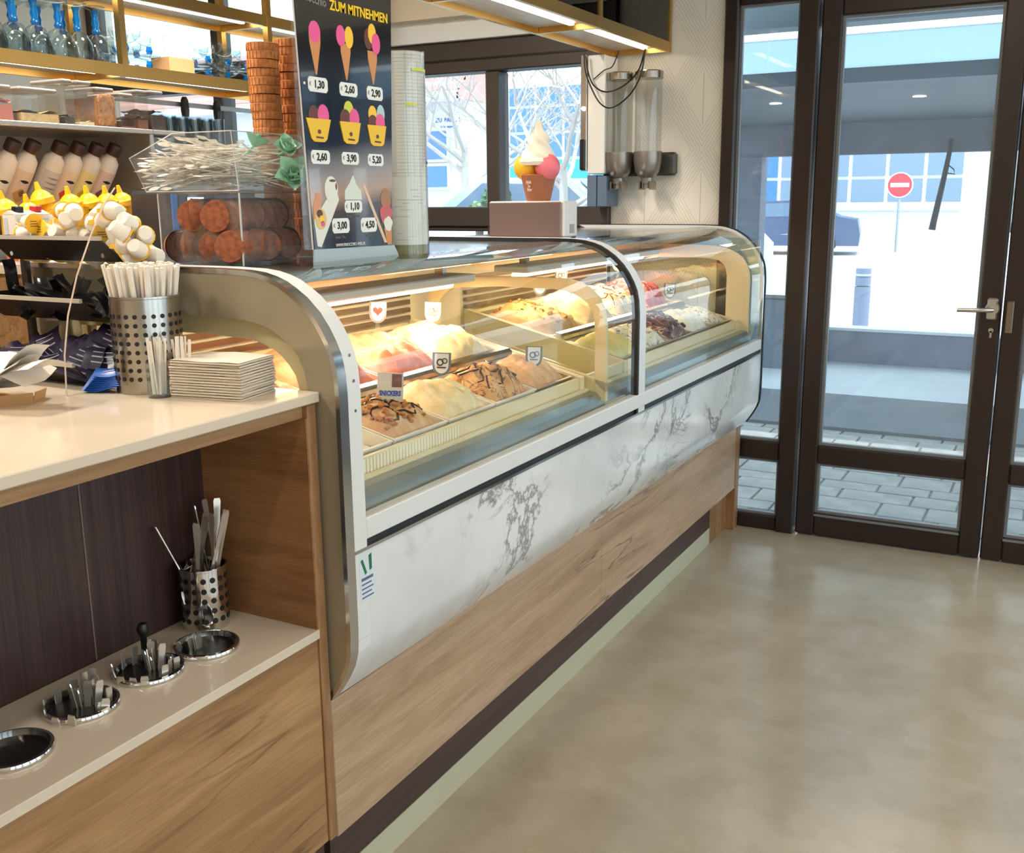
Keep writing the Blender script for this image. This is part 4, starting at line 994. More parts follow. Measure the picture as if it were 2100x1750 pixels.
# milk cartons behind the rack
def carton(x, y, label, cap):
    z = 1.4005; t = thing('drink_carton', label, 'carton', (x, y, z)); CW = mat('carton_white', (240, 232, 222), .5); a = .0235
    MB().box((x-a, y-a, z), (x+a, y+a, z+.118), .002).build('box', CW, t)
    MB().prism([(x-a, z+.1182), (x, z+.127), (x+a, z+.1182)], y-a, y+a, 'y').build('gable', CW, t)
    MB().lathe([(.013, 0), (.013, .012), (.011, .014), (0, .014)], (x+.004, y, z+.123), 14).build('cap', cap, t)
    MB().box((x-.020, y-a-.001, z+.010), (x+.020, y-a, z+.032)).build('orange_panel', mat('carton_orange', (224, 120, 70), .5), t)
    MB().box((x-.018, y-a-.001, z+.040), (x-.004, y-a, z+.110)).build('text_column', mat('carton_print', (206, 210, 212), .6), t)
    MB().box((x+a, y-.018, z+.02), (x+a+.001, y+.018, z+.108)).build('text_column', mat('carton_print', (206, 210, 212), .6), t)
CPR = mat('cap_red', (196, 34, 44), .4)
st = thing('rear_ledge', 'pale ledge behind the display top carrying the drink cartons', 'ledge', (-2.22, 1.9, 1.38))
MB().box((-2.34, 1.60, 1.38), (-2.12, 1.82, 1.400)).build('board', QUARTZ, st); MB().box((-2.32, 1.61, .2), (-2.14, 1.81, 1.3795)).build('carcass', OAKW, st)
carton(-2.20, 1.630, 'white drink carton with black cap at the left edge behind the rack', BLACK)
carton(-2.215, 1.690, 'white drink carton with red cap, middle of the three cartons', CPR)
carton(-2.20, 1.745, 'white drink carton with red cap nearest the creamer pods', CPR)

# ------------------------------------------------------------------ things standing on top of the display
ZT = 1.400
# cone box
cb = thing('cone_box', 'clear acrylic box of brown waffle cone rolls on the display top', 'box', (-1.72, 1.85, ZT))
bx0, bx1, by0, by1 = -1.845, -1.60, 1.735, 1.985
MB().box((bx0, by0, ZT), (bx1, by1, ZT+.004)).build('base', ACRYL, cb)
for n_, a, b in (('wall', (bx0, by0, ZT+.004), (bx1, by0+.003, 1.562)), ('wall', (bx0, by1-.003, ZT+.004), (bx1, by1, 1.562)), ('wall', (bx0, by0+.003, ZT+.004), (bx0+.003, by1-.003, 1.562)), ('wall', (bx1-.003, by0+.003, ZT+.004), (bx1, by1-.003, 1.562))):
    MB().box(a, b).build(n_, ACRYL, cb)
MB().box((bx0, by0, 1.562), (bx1, by1, 1.566)).build('lid', mat('smoky_lid', (126, 118, 108), .2), cb)
q = MB()
for x, y in ((bx0, by0), (bx1, by0), (bx1, by1)): q.box((x-.0014, y-.0014, ZT+.004), (x+.0014, y+.0014, 1.562))
q.build('glued_edges', mat('edge_glow2', (200, 196, 190), .3), cb)
cone0 = MB().lathe([(.0385, 0), (.0375, .004), (.033, .030), (.031, .030), (.0355, .002), (.0365, -.001)], n=22, cap=False)
cone0.lathe([(.0, .0305), (.033, .030)], n=22)
cone0 = cone0.build('waffle_cup', WAFFLE2, None, True, world=False); cused = False
for (x, z, lab) in ((-1.795, ZT+.045, 'lower left roll'), (-1.715, ZT+.045, 'lower middle roll'), (-1.640, ZT+.045, 'lower right roll'), (-1.755, ZT+.1125, 'upper left roll'), (-1.675, ZT+.1125, 'upper right roll')):
    for k in range(16):
        o = cone0 if not cused else dup(cone0); cused = True
        o.location = (x+R.uniform(-.0012, .0012), by0+.012+k*.0125, z+R.uniform(-.0012, .0012)); o.rotation_euler = (-PI/2, 0, R.uniform(0, 6))
        tag(o, '%s brown waffle cup from the near end, %s in clear box' % (nth(k+1), lab), 'waffle cup', 'waffle cups, '+lab)
# bin of plastic spoons
sb = thing('spoon_bin', 'flared clear acrylic bin heaped with clear plastic spoons and flowers', 'bin', (-1.72, 1.85, 1.5665))
zb, zt = 1.567, 1.692
def plate(name, pts, t_=(0, 0, .002)):
    a = [Vector(p) for p in pts]; b = [p+Vector(t_) for p in a]; n = len(a)
    MB().add(a+b, [tuple(range(n)), tuple(range(2*n-1, n-1, -1))]+[(i, (i+1) % n, n+(i+1) % n, n+i) for i in range(n)]).build(name, ACRYL, sb)
plate('floor', [(-1.88, 1.735, zb), (-1.60, 1.735, zb), (-1.60, 1.985, zb), (-1.88, 1.985, zb)])
plate('front', [(-1.60, 1.735, zb), (-1.60, 1.985, zb), (-1.60, 1.952, zt), (-1.60, 1.722, zt)], (.002, 0, 0))
plate('near_side', [(-1.60, 1.735, zb), (-1.88, 1.735, zb), (-1.915, 1.725, zb+.075), (-1.77, 1.72, zt), (-1.60, 1.722, zt)], (0, .002, 0))
plate('far_side', [(-1.60, 1.985, zb), (-1.88, 1.985, zb), (-1.915, 1.98, zb+.075), (-1.77, 1.965, zt), (-1.60, 1.952, zt)], (0, .002, 0))
plate('back_flap', [(-1.88, 1.735, zb), (-1.88, 1.985, zb), (-1.915, 1.98, zb+.075), (-1.915, 1.725, zb+.075)], (.002, 0, 0))
q = MB()
for L in ([(-1.60, 1.735, zb), (-1.60, 1.722, zt), (-1.60, 1.952, zt), (-1.60, 1.985, zb)], [(-1.60, 1.722, zt), (-1.77, 1.72, zt), (-1.915, 1.725, zb+.075), (-1.88, 1.735, zb), (-1.60, 1.735, zb)]): q.tube(L, .0013, 5)
q.build('bin_edges', mat('edge_glow2', (200, 196, 190), .3), sb)
PSP = glass('clear_plastic_spoon', (252, 248, 242), 1.5, haze=.75, hazec=(252, 244, 232))
ps = thing('plastic_spoon', 'clear plastic spoon in the heap inside the flared bin', 'spoon', group='plastic spoons in the bin')
MB().prism([(-.055, -.0022), (.05, -.003), (.055, 0), (.05, .003), (-.055, .0022)], -.0008, .0008, 'z').build('handle', PSP, ps, world=False)
MB().grid(lambda u, v: (-.055-.03*v, .0095*math.sin(v*PI)*(2*u-1), -.003*(1-(2*u-1)**2)*math.sin(v*PI)), 6, 7).build('bowl', PSP, ps, True, world=False)
for i in range(230):
    o = ps if i == 0 else dup(ps)
    x = R.uniform(-1.86, -1.645); y_ = R.uniform(1.765, 1.925); top = .095*(1-abs((x+1.74)/.17)**2.2*.85)
    o.location = (x, y_, zb+.008+top*R.random()**.7); o.rotation_euler = (R.uniform(-.4, .4), R.uniform(-.3, .3), R.gauss(.75, .75))
FLM = mat('mint_petal', (188, 228, 200), .55); FL2 = mat('mint_petal_dark', (134, 190, 148), .55)
def flower(loc, rot, label, n, s, m):
    t = thing('artificial_flower', label, 'flower', loc, rot)
    pm = None
    for k in range(n):
        lay = k % 3
        if pm is None:
            q = MB(); f = lambda u, v: (.040*v*s, (.016*math.sin(PI*min(1, .12+v*.88)))*(2*u-1)*s, (.010*v*v+.012*abs(2*u-1)**2*math.sin(PI*v))*s)
            q.grid(f, 5, 8); q.grid(lambda u, v: (f(u, v)[0], f(u, v)[1], f(u, v)[2]-.0016), 5, 8)
            o = q.build('petal', m, t, True, world=False); pm = o.data
        else: o = bpy.data.objects.new('petal', pm); link(o, t)
        o.rotation_euler = (0, -.35-.38*lay, k*2*PI/n*1.0+lay*.4); o.scale = (1-.15*lay,)*3
    MB().tube([(0, 0, 0), (-.01, 0, -.02), (-.03, .005, -.05)], .003*s, 6).build('stem', FL2, t, True, world=False)
flower((-1.570, 1.885, 1.596), (0, 1.15, -.85), 'large pale mint artificial flower drooping at the bin corner', 15, 1.35, FLM)
flower((-1.590, 1.885, 1.655), (0, .9, -.5), 'smaller mint flower tucked above the drooping one', 12, 1.0, FLM)
flower((-1.66, 1.86, 1.668), (-.3, .3, .3), 'green leafy sprig lying on top of the spoon heap', 9, .9, FL2)
flower((-1.570, 1.925, 1.590), (0, 1.3, -.6), 'lowest mint flower by the poster edge', 12, 1.0, FLM)
# cone towers
wc = MB().lathe([(.0345, .0185), (.0335, .0195), (.0322, .0195), (.0322, .0), (.0340, .0005)], n=28, cap=False)
wc.lathe([(.0340, .0005), (.0345, .0185)], n=28, cap=False)
for i in range(24):
    a = 2*PI*i/24; q2 = MB().box((.0332, -.0013, .001), (.0354, .0013, .0175)).xf(Matrix.Rotation(a, 4, 'Z')); wc.add(q2.v, q2.f)
wc.lathe([(0, .0190), (.0322, .0190)], n=24)
wc = wc.build('waffle_cone', WAFFLE, None, True, world=False); used = False
for (x, y_, n, lab) in ((-1.752, 2.015, 26, 'left'), (-1.752, 2.108, 27, 'right')):
    for k in range(n):
        o = wc if not used else dup(wc); used = True
        z = ZT+.0005+k*.0197
        o.location = (x+.0015*math.sin(k*1.9)+.006*math.sin(k*.25), y_+.0015*math.cos(k*2.3)+(-.0012*k if lab == 'left' else -.0008*k)+.028, z+.0015); o.rotation_euler = (R.uniform(-.02, .02), R.uniform(-.02, .02), R.uniform(0, 6))
        o.scale = (.95+.006*k, .95+.006*k, 1.0) if lab == 'left' else (.98+.004*k, .98+.004*k, 1)
        tag(o, '%s waffle cone from the top of the %s tall tower' % (nth(n-k), lab), 'waffle cone', 'cones in the %s tower' % lab)
# poster stand
po = thing('price_poster', 'tall dark price poster of ice creams in a clear stand', 'poster', (-1.5, 2.0, ZT))
PBK = mat('poster_black', (24, 25, 30), .12, coat=.6); t_, b2 = nodes(PBK)
c_ = t_.nodes.new('ShaderNodeTexCoord'); s_ = t_.nodes.new('ShaderNodeSeparateXYZ'); t_.links.new(c_.outputs['Object'], s_.inputs[0])
zz = math_(t_, 'ADD', s_.outputs['Z'], math_(t_, 'MULTIPLY', s_.outputs['Y'], -.12))
t_.links.new(ramp(t_, zz, [(.06, (30, 30, 36)), (.125, (74, 62, 58)), (.16, (176, 142, 122)), (.20, (150, 142, 138)), (.235, (120, 118, 120)), (.275, (30, 36, 52)), (.40, (24, 28, 38)), (.54, (36, 34, 33))]), b2.inputs['Base Color'])
XP = -1.500
def slab(poly, x0, x1, name, m, par=po): return MB().prism(poly, x0, x1, 'x').build(name, m, par)
slab([(1.857, 1.434), (2.163, 1.430), (2.192, 2.03), (1.826, 2.03)], XP, XP+.003, 'print_sheet', PBK)
slab([(1.852, 1.4005), (2.192, 1.4005), (2.170, 1.432), (1.856, 1.436)], XP-.001, XP+.004, 'foot_strip', mat('stand_grey', (170, 184, 188), .3))
MB().box((-1.55, 1.856, 1.4003), (-1.497, 2.188, 1.4035)).build('foot_plate', ACRYL, po)
slab([(1.822, 1.436), (1.856, 1.436), (1.826, 2.03), (1.818, 2.03)], XP+.0, XP+.002, 'clear_margin', ACRYL)
slab([(1.846, 1.436), (1.849, 1.436), (1.822, 2.03), (1.819, 2.03)], XP+.003, XP+.005, 'sheet_edge', mat('edge_glow2', (200, 196, 190), .3))
XF = XP+.003
YEL = mat('poster_yellow', (248, 204, 30), .4); PILL = mat('poster_pill', (232, 232, 226), .4); INK = mat('poster_ink', (24, 24, 26), .5); PKP = mat('poster_pink', (232, 92, 150), .4); CNP = mat('poster_cone', (206, 140, 84), .4)
YSC = mat('poster_scoop_yellow', (246, 196, 60), .4); CHP = mat('poster_choc', (104, 60, 48), .4); LIM = mat('poster_lime', (206, 206, 70), .4); MNT = mat('poster_ice_blue', (178, 206, 206), .4); WHP = mat('poster_white', (226, 224, 212), .4); GRP = mat('poster_grey_text', (128, 120, 116), .5)
o = text('headline', 'ZUM MITNEHMEN', .030, (XF+.0008, 2.062, 1.968), FACE_X, YEL, po, bold=.0007, sx=.92)
text('shop_lettering', 'Pinocchio', .026, (XF+.0008, 1.892, 1.972), (PI/2, 0.05, PI/2), GRP, po, bold=.0006, sx=.9)
tag_ = None
def pill(y0_, z1, y1_, z0_, s):
    c = .006; p = slab([(y0_+c, z0_), (y1_-c, z0_), (y1_, z0_+c), (y1_, z1-c), (y1_-c, z1), (y0_+c, z1), (y0_, z1-c), (y0_, z0_+c)], XF, XF+.0006, 'price_label', PILL)
    q = text('price', s, .023, (XF+.001, (y0_+y1_)/2+.004, (z0_+z1)/2), FACE_X, INK, None, bold=.0006, sx=.93); q.location = Vector(q.location)-po.location; q.parent = p
    q = text('euro_sign', '€', .012, (XF+.001, y0_+.0075, (z0_+z1)/2), FACE_X, GRP, None, sx=.9); q.location = Vector(q.location)-po.location; q.parent = p
for a in ((1.861, 1.8105, 1.930, 1.7785, '1,30'), (1.973, 1.808, 2.041, 1.778, '2,60'), (2.078, 1.808, 2.143, 1.777, '2,90'), (1.859, 1.654, 1.926, 1.624, '2,60'), (1.970, 1.653, 2.036, 1.625, '3,90'), (2.072, 1.652, 2.136, 1.624, '5,20'),
          (1.973, 1.543, 2.041, 1.515, '1,10'), (1.923, 1.503, 1.988, 1.469, '3,00'), (2.033, 1.502, 2.098, 1.468, '4,50')): pill(*a)
slab([(1.846, 1.792), (1.852, 1.792), (1.852, 1.797), (1.846, 1.797)], XF, XF+.0006, 'dash', PILL)
def blob(cy, cz, ry, rz, m, lift, name='scoop_print', n=16, wob=0): return slab([(cy+ry*(1+wob*math.sin(3*a))*math.cos(a), cz+rz*(1+wob*math.sin(5*a+1))*math.sin(a)) for a in [2*PI*i/n for i in range(n)]], XF, XF+.0006+.0003*lift, name, m)
def coneprint(cy, zt_, zbot, w_): slab([(cy-w_, zt_), (cy+w_, zt_), (cy+w_*.95, zt_-.02), (cy+.002, zbot), (cy-.002, zbot), (cy-w_*.95, zt_-.02)], XF, XF+.0006, 'cone_print', CNP)
blob(1.892, 1.905, .020, .023, PKP, 1); coneprint(1.892, 1.902, 1.815, .020)
blob(1.986, 1.908, .017, .023, PKP, 1); blob(2.016, 1.908, .016, .024, YSC, 2); coneprint(2.002, 1.893, 1.813, .019)
blob(2.092, 1.914, .017, .024, CHP, 1); blob(2.107, 1.927, .016, .023, YSC, 2); blob(2.121, 1.906, .017, .024, PKP, 3); coneprint(2.106, 1.888, 1.813, .019)
CUPY = mat('poster_cup_yellow', (236, 190, 50), .4)
def cupprint(y0_, y1_, z1, z0_):
    cy = (y0_+y1_)/2; slab([(y0_, z1), (y1_, z1), (cy+.027, z0_+.006), (cy+.018, z0_), (cy-.018, z0_), (cy-.027, z0_+.006)], XF, XF+.0021, 'cup_print', CUPY)
    slab([(cy-.012, z0_+.008), (cy+.014, z0_+.007), (cy+.014, z0_+.011), (cy-.012, z0_+.012)], XF, XF+.0025, 'cup_mark', CHP); blob(cy, z0_+.022, .006, .005, CHP, 7, 'cup_mark', 8)
blob(1.876, 1.728, .019, .022, CHP, 1); blob(1.909, 1.730, .020, .024, PKP, 2); cupprint(1.847, 1.934, 1.722, 1.672)
blob(2.004, 1.748, .018, .020, LIM, 0); blob(1.990, 1.728, .020, .021, CHP, 1); blob(2.024, 1.729, .019, .023, PKP, 2); cupprint(1.967, 2.047, 1.721, 1.672)
blob(2.098, 1.744, .017, .020, YSC, 0); blob(2.132, 1.746, .016, .022, MNT, 0); blob(2.098, 1.725, .019, .018, CHP, 1); blob(2.128, 1.726, .019, .021, PKP, 2); cupprint(2.074, 2.151, 1.719, 1.671)
# lower pictures: wedge bags, soft ice, filled wafer
slab([(1.858, 1.50), (1.866, 1.443), (1.880, 1.440), (1.952, 1.545), (1.945, 1.565), (1.905, 1.545)], XF, XF+.0008, 'wafer_print', WHP)
slab([(1.857, 1.53), (1.857, 1.50), (1.885, 1.525), (1.885, 1.56), (1.870, 1.562)], XF, XF+.0006, 'peach_print', mat('poster_peach', (216, 150, 110), .4))
blob(1.925, 1.568, .024, .030, WHP, 2, 'soft_ice_print'); blob(1.930, 1.588, .012, .003, CHP, 3, 'sauce_print'); blob(1.943, 1.575, .003, .008, CHP, 3, 'sauce_print')
blob(1.882, 1.503, .020, .024, mat('poster_badge', (222, 190, 130), .4), 3, 'badge_print'); blob(1.878, 1.515, .011, .009, CHP, 4, 'badge_print'); blob(1.884, 1.503, .008, .008, YSC, 5, 'badge_print'); blob(1.888, 1.492, .007, .006, PKP, 5, 'badge_print')
slab([(2.008, 1.600), (2.012, 1.600), (2.022, 1.580), (2.038, 1.566), (2.042, 1.545), (1.975, 1.545), (1.976, 1.565), (1.996, 1.584)], XF, XF+.0006, 'soft_ice_print', mat('poster_soft_ice', (214, 220, 206), .4))
slab([(2.046, 1.578), (2.056, 1.580), (2.140, 1.440), (2.128, 1.440)], XF, XF+.0006, 'wafer_stick_print', mat('poster_stick', (222, 190, 160), .4))
blob(2.140, 1.545, .022, .026, mat('poster_nougat', (166, 120, 84), .4), 1, 'wafer_print'); blob(2.139, 1.508, .026, .026, mat('poster_red_berry', (196, 96, 100), .4), 2, 'berry_print', 18, .1); blob(2.146, 1.485, .018, .018, WHP, 3, 'cream_print', 16, .1)
slab([(2.128, 1.475), (2.162, 1.478), (2.160, 1.434), (2.142, 1.434)], XF, XF+.0006, 'cone_print', CNP)
for s, yy, z in (('Frozen Joghurt', 2.004, 1.508), ('Bunte Tüte', 1.952, 1.460), ('Eiswaffel', 2.066, 1.460)): text('small_print', s, .0085, (XF+.0007, yy, z), FACE_X, GRP, po)
text('web_lettering', 'WWW.PINOCCHIO-WEB.DE', .0105, (XF+.0008, 1.990, 1.4415), FACE_X, PILL, po, bold=.0, sx=.85)
# roll of printed allergen sheets in a tube
tu = thing('paper_tube', 'tall tube of printed white sheets standing right of the poster', 'tube', (-1.52, 2.262, ZT))
TBM = mat('printed_sheet', (232, 226, 216), .35); t_, b2 = nodes(TBM); v = coords(t_, (1, 1, 1))
sp_ = t_.nodes.new('ShaderNodeSeparateXYZ'); t_.links.new(v, sp_.inputs[0])
ln = math_(t_, 'LESS_THAN', math_(t_, 'FRACT', math_(t_, 'MULTIPLY', sp_.outputs['Z'], 120)), .22)
ln2 = math_(t_, 'LESS_THAN', math_(t_, 'FRACT', math_(t_, 'MULTIPLY', sp_.outputs['Y'], 70)), .16)
gz = math_(t_, 'GREATER_THAN', sp_.outputs['Z'], .20)
blk = noi(t_, coords(t_, (8, 8, 60)), 2, 1)
k_ = math_(t_, 'MULTIPLY', math_(t_, 'MAXIMUM', ln, ln2), math_(t_, 'MULTIPLY', gz, .28))
k_ = math_(t_, 'MAXIMUM', k_, math_(t_, 'MULTIPLY', math_(t_, 'MULTIPLY', ln, math_(t_, 'GREATER_THAN', blk, .58)), .5))
t_.links.new(mix(t_, (232, 226, 216), (120, 116, 120), k_), b2.inputs['Base Color'])
MB().lathe([(.057, .03), (.057, .502), (.055, .502), (.055, .03)], n=40, cap=False).build('printed_roll', TBM, tu, True, world=False)
MB().lathe([(.059, .0), (.059, .504), (.058, .504), (.058, .0)], n=40, cap=False).build('clear_sleeve', glass('sleeve', (246, 248, 248), 1.45), tu, True, world=False)
MB().lathe([(0, 0), (.056, 0), (.056, .032), (0, .032)], n=32).build('foot', mat('olive_foot', (150, 138, 100), .4), tu, True, world=False)
for z, a, b, m in ((.455, -.03, .03, LIM), (.372, -.045, -.02, LIM), (.232, .018, .04, INK)):
    aa = [0.0+math.asin(max(-1, min(1, a/.0592))), math.asin(b/.0592)]
    MB().strip([(.0594*math.cos(aa[0]+(aa[1]-aa[0])*i/6), .0594*math.sin(aa[0]+(aa[1]-aa[0])*i/6), z) for i in range(7)], [(.0594*math.cos(aa[0]+(aa[1]-aa[0])*i/6), .0594*math.sin(aa[0]+(aa[1]-aa[0])*i/6), z+.007) for i in range(7)]).build('highlight', m, tu, world=False)
# brown box with the cone figurine
bb = thing('till_display', 'brown metal box with white sides on short black feet', 'box', (-1.63, 3.2, ZT))
MB().box((-1.772, 3.150, 1.412), (-1.498, 3.158, 1.530), .003).build('front_plate', mat('mauve_brown', (124, 102, 96), .35, .4), bb)
MB().box((-1.775, 3.1585, 1.412), (-1.488, 3.262, 1.532), .004).build('housing', mat('housing_white', (216, 210, 204), .4), bb)
for x, y_ in ((-1.76, 3.165), (-1.735, 3.17), (-1.51, 3.165), (-1.497, 3.25)): MB().lathe([(.008, 0), (.008, .0125)], (x, y_, ZT), 10).build('foot', BLACK, bb)
MB().box((-1.4885, 3.20, 1.425), (-1.4865, 3.235, 1.455)).build('socket', mat('socket_grey', (150, 146, 142), .4), bb)
MB().lathe([(0, 0), (.006, .001), (.006, .004), (0, .005)], (-1.778, 3.20, 1.43), 10, Matrix.Rotation(-PI/2, 4, 'Y')).build('knob', WHITE, bb)
fg = thing('cone_figurine', 'ice cream cone figurine with yellow and pink scoops on the brown box', 'figurine', (-1.608, 3.205, 1.532))
MB().lathe([(0, 0), (.040, 0), (.043, .01), (.058, .075), (.062, .085), (.05, .09), (0, .09)], n=24).build('cone', mat('figurine_cone', (160, 96, 66), .5), fg, True, world=False)
for x, m, nm in ((-.040, mat('scoop_mango', (240, 178, 40), .35), 'mango_scoop'), (.040, mat('scoop_pink', (236, 118, 130), .35), 'pink_scoop')):
    q = MB().grid(lambda u, v: (lambda n, r: (x+n.x*r, -.012+n.y*r, .112+n.z*r))(Vector((math.cos(u*2*PI)*math.sin(v*PI), math.sin(u*2*PI)*math.sin(v*PI), math.cos(v*PI))), .0435*(1+.03*noise.noise(Vector((u*14, v*9, x*90))))), 26, 16)
    q.build(nm, m, fg, True, world=False)
def swirl(u, v):
    a = u*2*PI; z = v; r = (.060*(1-z)**.75)*(1+.10*math.cos(4*(a+2.2*z*2)))+.003*math.sin(14*z)
    return (r*math.cos(a)+.006*z, -.004+r*math.sin(a), .128+.138*z)
MB().grid(swirl, 48, 36).build('soft_ice_swirl', mat('swirl_cream', (246, 232, 212), .4), fg, True, world=False)
MB().lathe([(0, 0), (.058, .0), (.066, .012), (.058, .024), (0, .026)], (0, -.004, .118), 20).build('swirl_base', mat('swirl_cream', (246, 232, 212), .4), fg, True, world=False)
for i, (s, z) in enumerate((('hhh', .062), ('lu', .050), ('hhr', .038))): text('scribble', s, .016, (-.008, -.0585+.004*i, z), FACE_NY, PAPER, fg, sx=.8).location = (-.008, -.0575+.0032*i, z)

# ------------------------------------------------------------------ gold framed gantries
BOARD = wood('whitewashed_board', (226, 216, 200), (214, 202, 184), (196, 184, 166), stretch=(20, 1.2, 20), crack=False)
def gantry(name, label, xf, xr, ys, levels, ztop, glass_front):
    """xf customer-side face, xr rear face, ys post positions, levels = heights of shelf undersides"""
    g = thing(name, label, 'gantry', ((xf+xr)/2, ys[0], levels[0]))
    s = .026
    for y_ in ys:
        for x in (xf-s, xr): MB().box((x, y_-s/2, levels[0]), (x+s, y_+s/2, 2.9)).build('post', GOLD, g)
    for z in levels:
        for a, b in zip(ys, ys[1:]):
            lo, hi = a+s/2, b-s/2
            MB().box((xf-.016, lo, z), (xf-.001, hi, z+.042)).build('front_beam', GOLD, g)
            MB().box((xr+.001, lo, z), (xr+.016, hi, z+.042)).build('rear_beam', GOLD, g)
            MB().box((xr+.017, lo, z+.022), (xf-.017, hi, z+.038)).build('shelf_board', BOARD, g)
            MB().box((xf-.115, lo+.03, z+.013), (xf-.095, hi-.03, z+.0215)).build('led_strip', LED, g)
        for y_ in ys: MB().box((xr+s+.001, y_-.010, z), (xf-s-.001, y_+.010, z+.034)).build('cross_beam', GOLD, g)
    if glass_front:
        for a, b in zip(ys, ys[1:]):
            MB().box((xf-.010, a+s/2, levels[-1]+.043), (xf-.006, b-s/2, 2.86)).build('smoked_pane', TINT, g)
            MB().box((xr+.006, a+s/2, levels[-1]+.043), (xr+.010, b-s/2, 2.86)).build('rear_panel', mat('dark_rear_panel', (44, 36, 32), .4), g)
    return g
gantry('gold_gantry', 'gold framed gantry with smoked glass hanging above the ice cream display', -1.645, -1.935, (2.26, 3.04, 3.82, 4.60), (2.172,), 2.9, True)
gantry('gold_gantry', 'open gold framed gantry of glassware over the back bar at upper left', -3.0, -3.28, (1.165, 1.945, 2.725, 3.50, 4.28), (1.976, 2.245), 2.9, False)
def goblet_proto():
    t = thing('sundae_goblet', '', 'goblet')
    MB().lathe([(.041, 0), (.042, .002), (.047, .03), (.044, .062), (.030, .088), (.012, .100), (.0, .1005)], n=20, cap=False).build('bowl', GLASSW, t, True, world=False)
    MB().lathe([(.010, .100), (.014, .108), (.009, .120), (.013, .134), (.009, .150), (.011, .165), (.014, .176), (0, .177)], n=14).build('stem', BLUEG, t, True, world=False)
    MB().lathe([(.012, .177), (.036, .187), (.038, .190), (0, .190)], n=20).build('foot', GLASSW, t, True, world=False)
    return t
def tall_proto():
    t = thing('dessert_coupe', '', 'coupe')
    MB().lathe([(.058, .085), (.052, .06), (.030, .042), (.010, .036), (0, .036)], n=22, cap=False).build('bowl', GLASSW, t, True, world=False)
    MB().lathe([(.009, .012), (.013, .020), (.009, .035)], n=12).build('stem', BLUEG, t, True, world=False)
    MB().lathe([(0, 0), (.040, 0), (.040, .004), (.012, .012), (0, .012)], n=20).build('foot', GLASSW, t, True, world=False)
    return t
gb = goblet_proto(); u_ = False; cnt_ = {}
ZG = 2.0148
for (x, y_) in ((-3.06, 2.66), (-3.06, 2.585), (-3.16, 2.60), (-3.06, 2.50), (-3.16, 2.50), (-3.06, 2.41), (-3.16, 2.40), (-3.06, 2.33), (-3.16, 2.32), (-3.06, 2.25), (-3.16, 2.22), (-3.06, 2.16), (-3.212, 2.55), (-3.212, 2.45), (-3.212, 2.35)):
    o = gb if not u_ else dup(gb); u_ = True; o.location = (x, y_+R.uniform(-.006, .006), ZG); o.rotation_euler = (0, 0, R.uniform(0, 6))
    rown = {-3.06: 'front', -3.16: 'middle', -3.212: 'rear'}[x]; cnt_[rown] = cnt_.get(rown, 0)+1
    tag(o, '%s upside down blue stemmed goblet left of the gold post, %s row' % (nth(cnt_[rown]), rown), 'goblet', 'blue stemmed goblets on the gantry')
cp = tall_proto(); u_ = False
for (x, y_, grp) in ((-3.07, 2.79, 'a'), (-3.07, 2.90, 'a'), (-3.19, 2.84, 'a'), (-3.19, 2.95, 'a'), (-3.07, 3.20, 'b'), (-3.07, 3.31, 'b'), (-3.07, 3.42, 'b'), (-3.19, 3.25, 'b'), (-3.19, 3.36, 'b'), (-3.19, 3.44, 'b')):
    o = cp if not u_ else dup(cp); u_ = True; o.location = (x, y_, ZG)
    cnt_[grp] = cnt_.get(grp, 0)+1
    tag(o, nth(cnt_[grp])+' low glass coupe with blue stem, '+('beside the gold post' if grp == 'a' else 'left of the cone towers'), 'coupe', 'dessert coupes '+('beside the post' if grp == 'a' else 'by the cone towers'))
    o = dup(cp); o.location = (x+.004, y_, ZG+.050); tag(o, nth(cnt_[grp])+' upper glass coupe nested in another, '+('beside the gold post' if grp == 'a' else 'left of the cone towers'), 'coupe', 'upper coupes '+('beside the post' if grp == 'a' else 'by the cone towers'))
tag(MB().box((-3.20, 3.03, ZG), (-3.10, 3.16, ZG+.07), .002).build('wooden_block', mat('pale_wood_block', (206, 164, 118), .6)), 'plain tan wooden block between the two groups of coupes', 'block')
# glasses seen through the smoked pane
for (x, y_) in ((-1.76, 4.22), (-1.76, 4.02), (-1.80, 4.40)):
    t = thing('wine_glass', {4.22: 'middle', 4.02: 'leftmost', 4.40: 'rightmost'}[y_]+' wine glass standing behind the smoked glass of the gantry', 'glass', (x, y_, 2.2105), group='glasses behind the smoked pane')
    MB().lathe([(.036, .002), (.034, .0), (.006, .006), (.004, .08), (.02, .095), (.042, .13), (.040, .19)], n=18, cap=False).build('body', GLASSW, t, True, world=False)

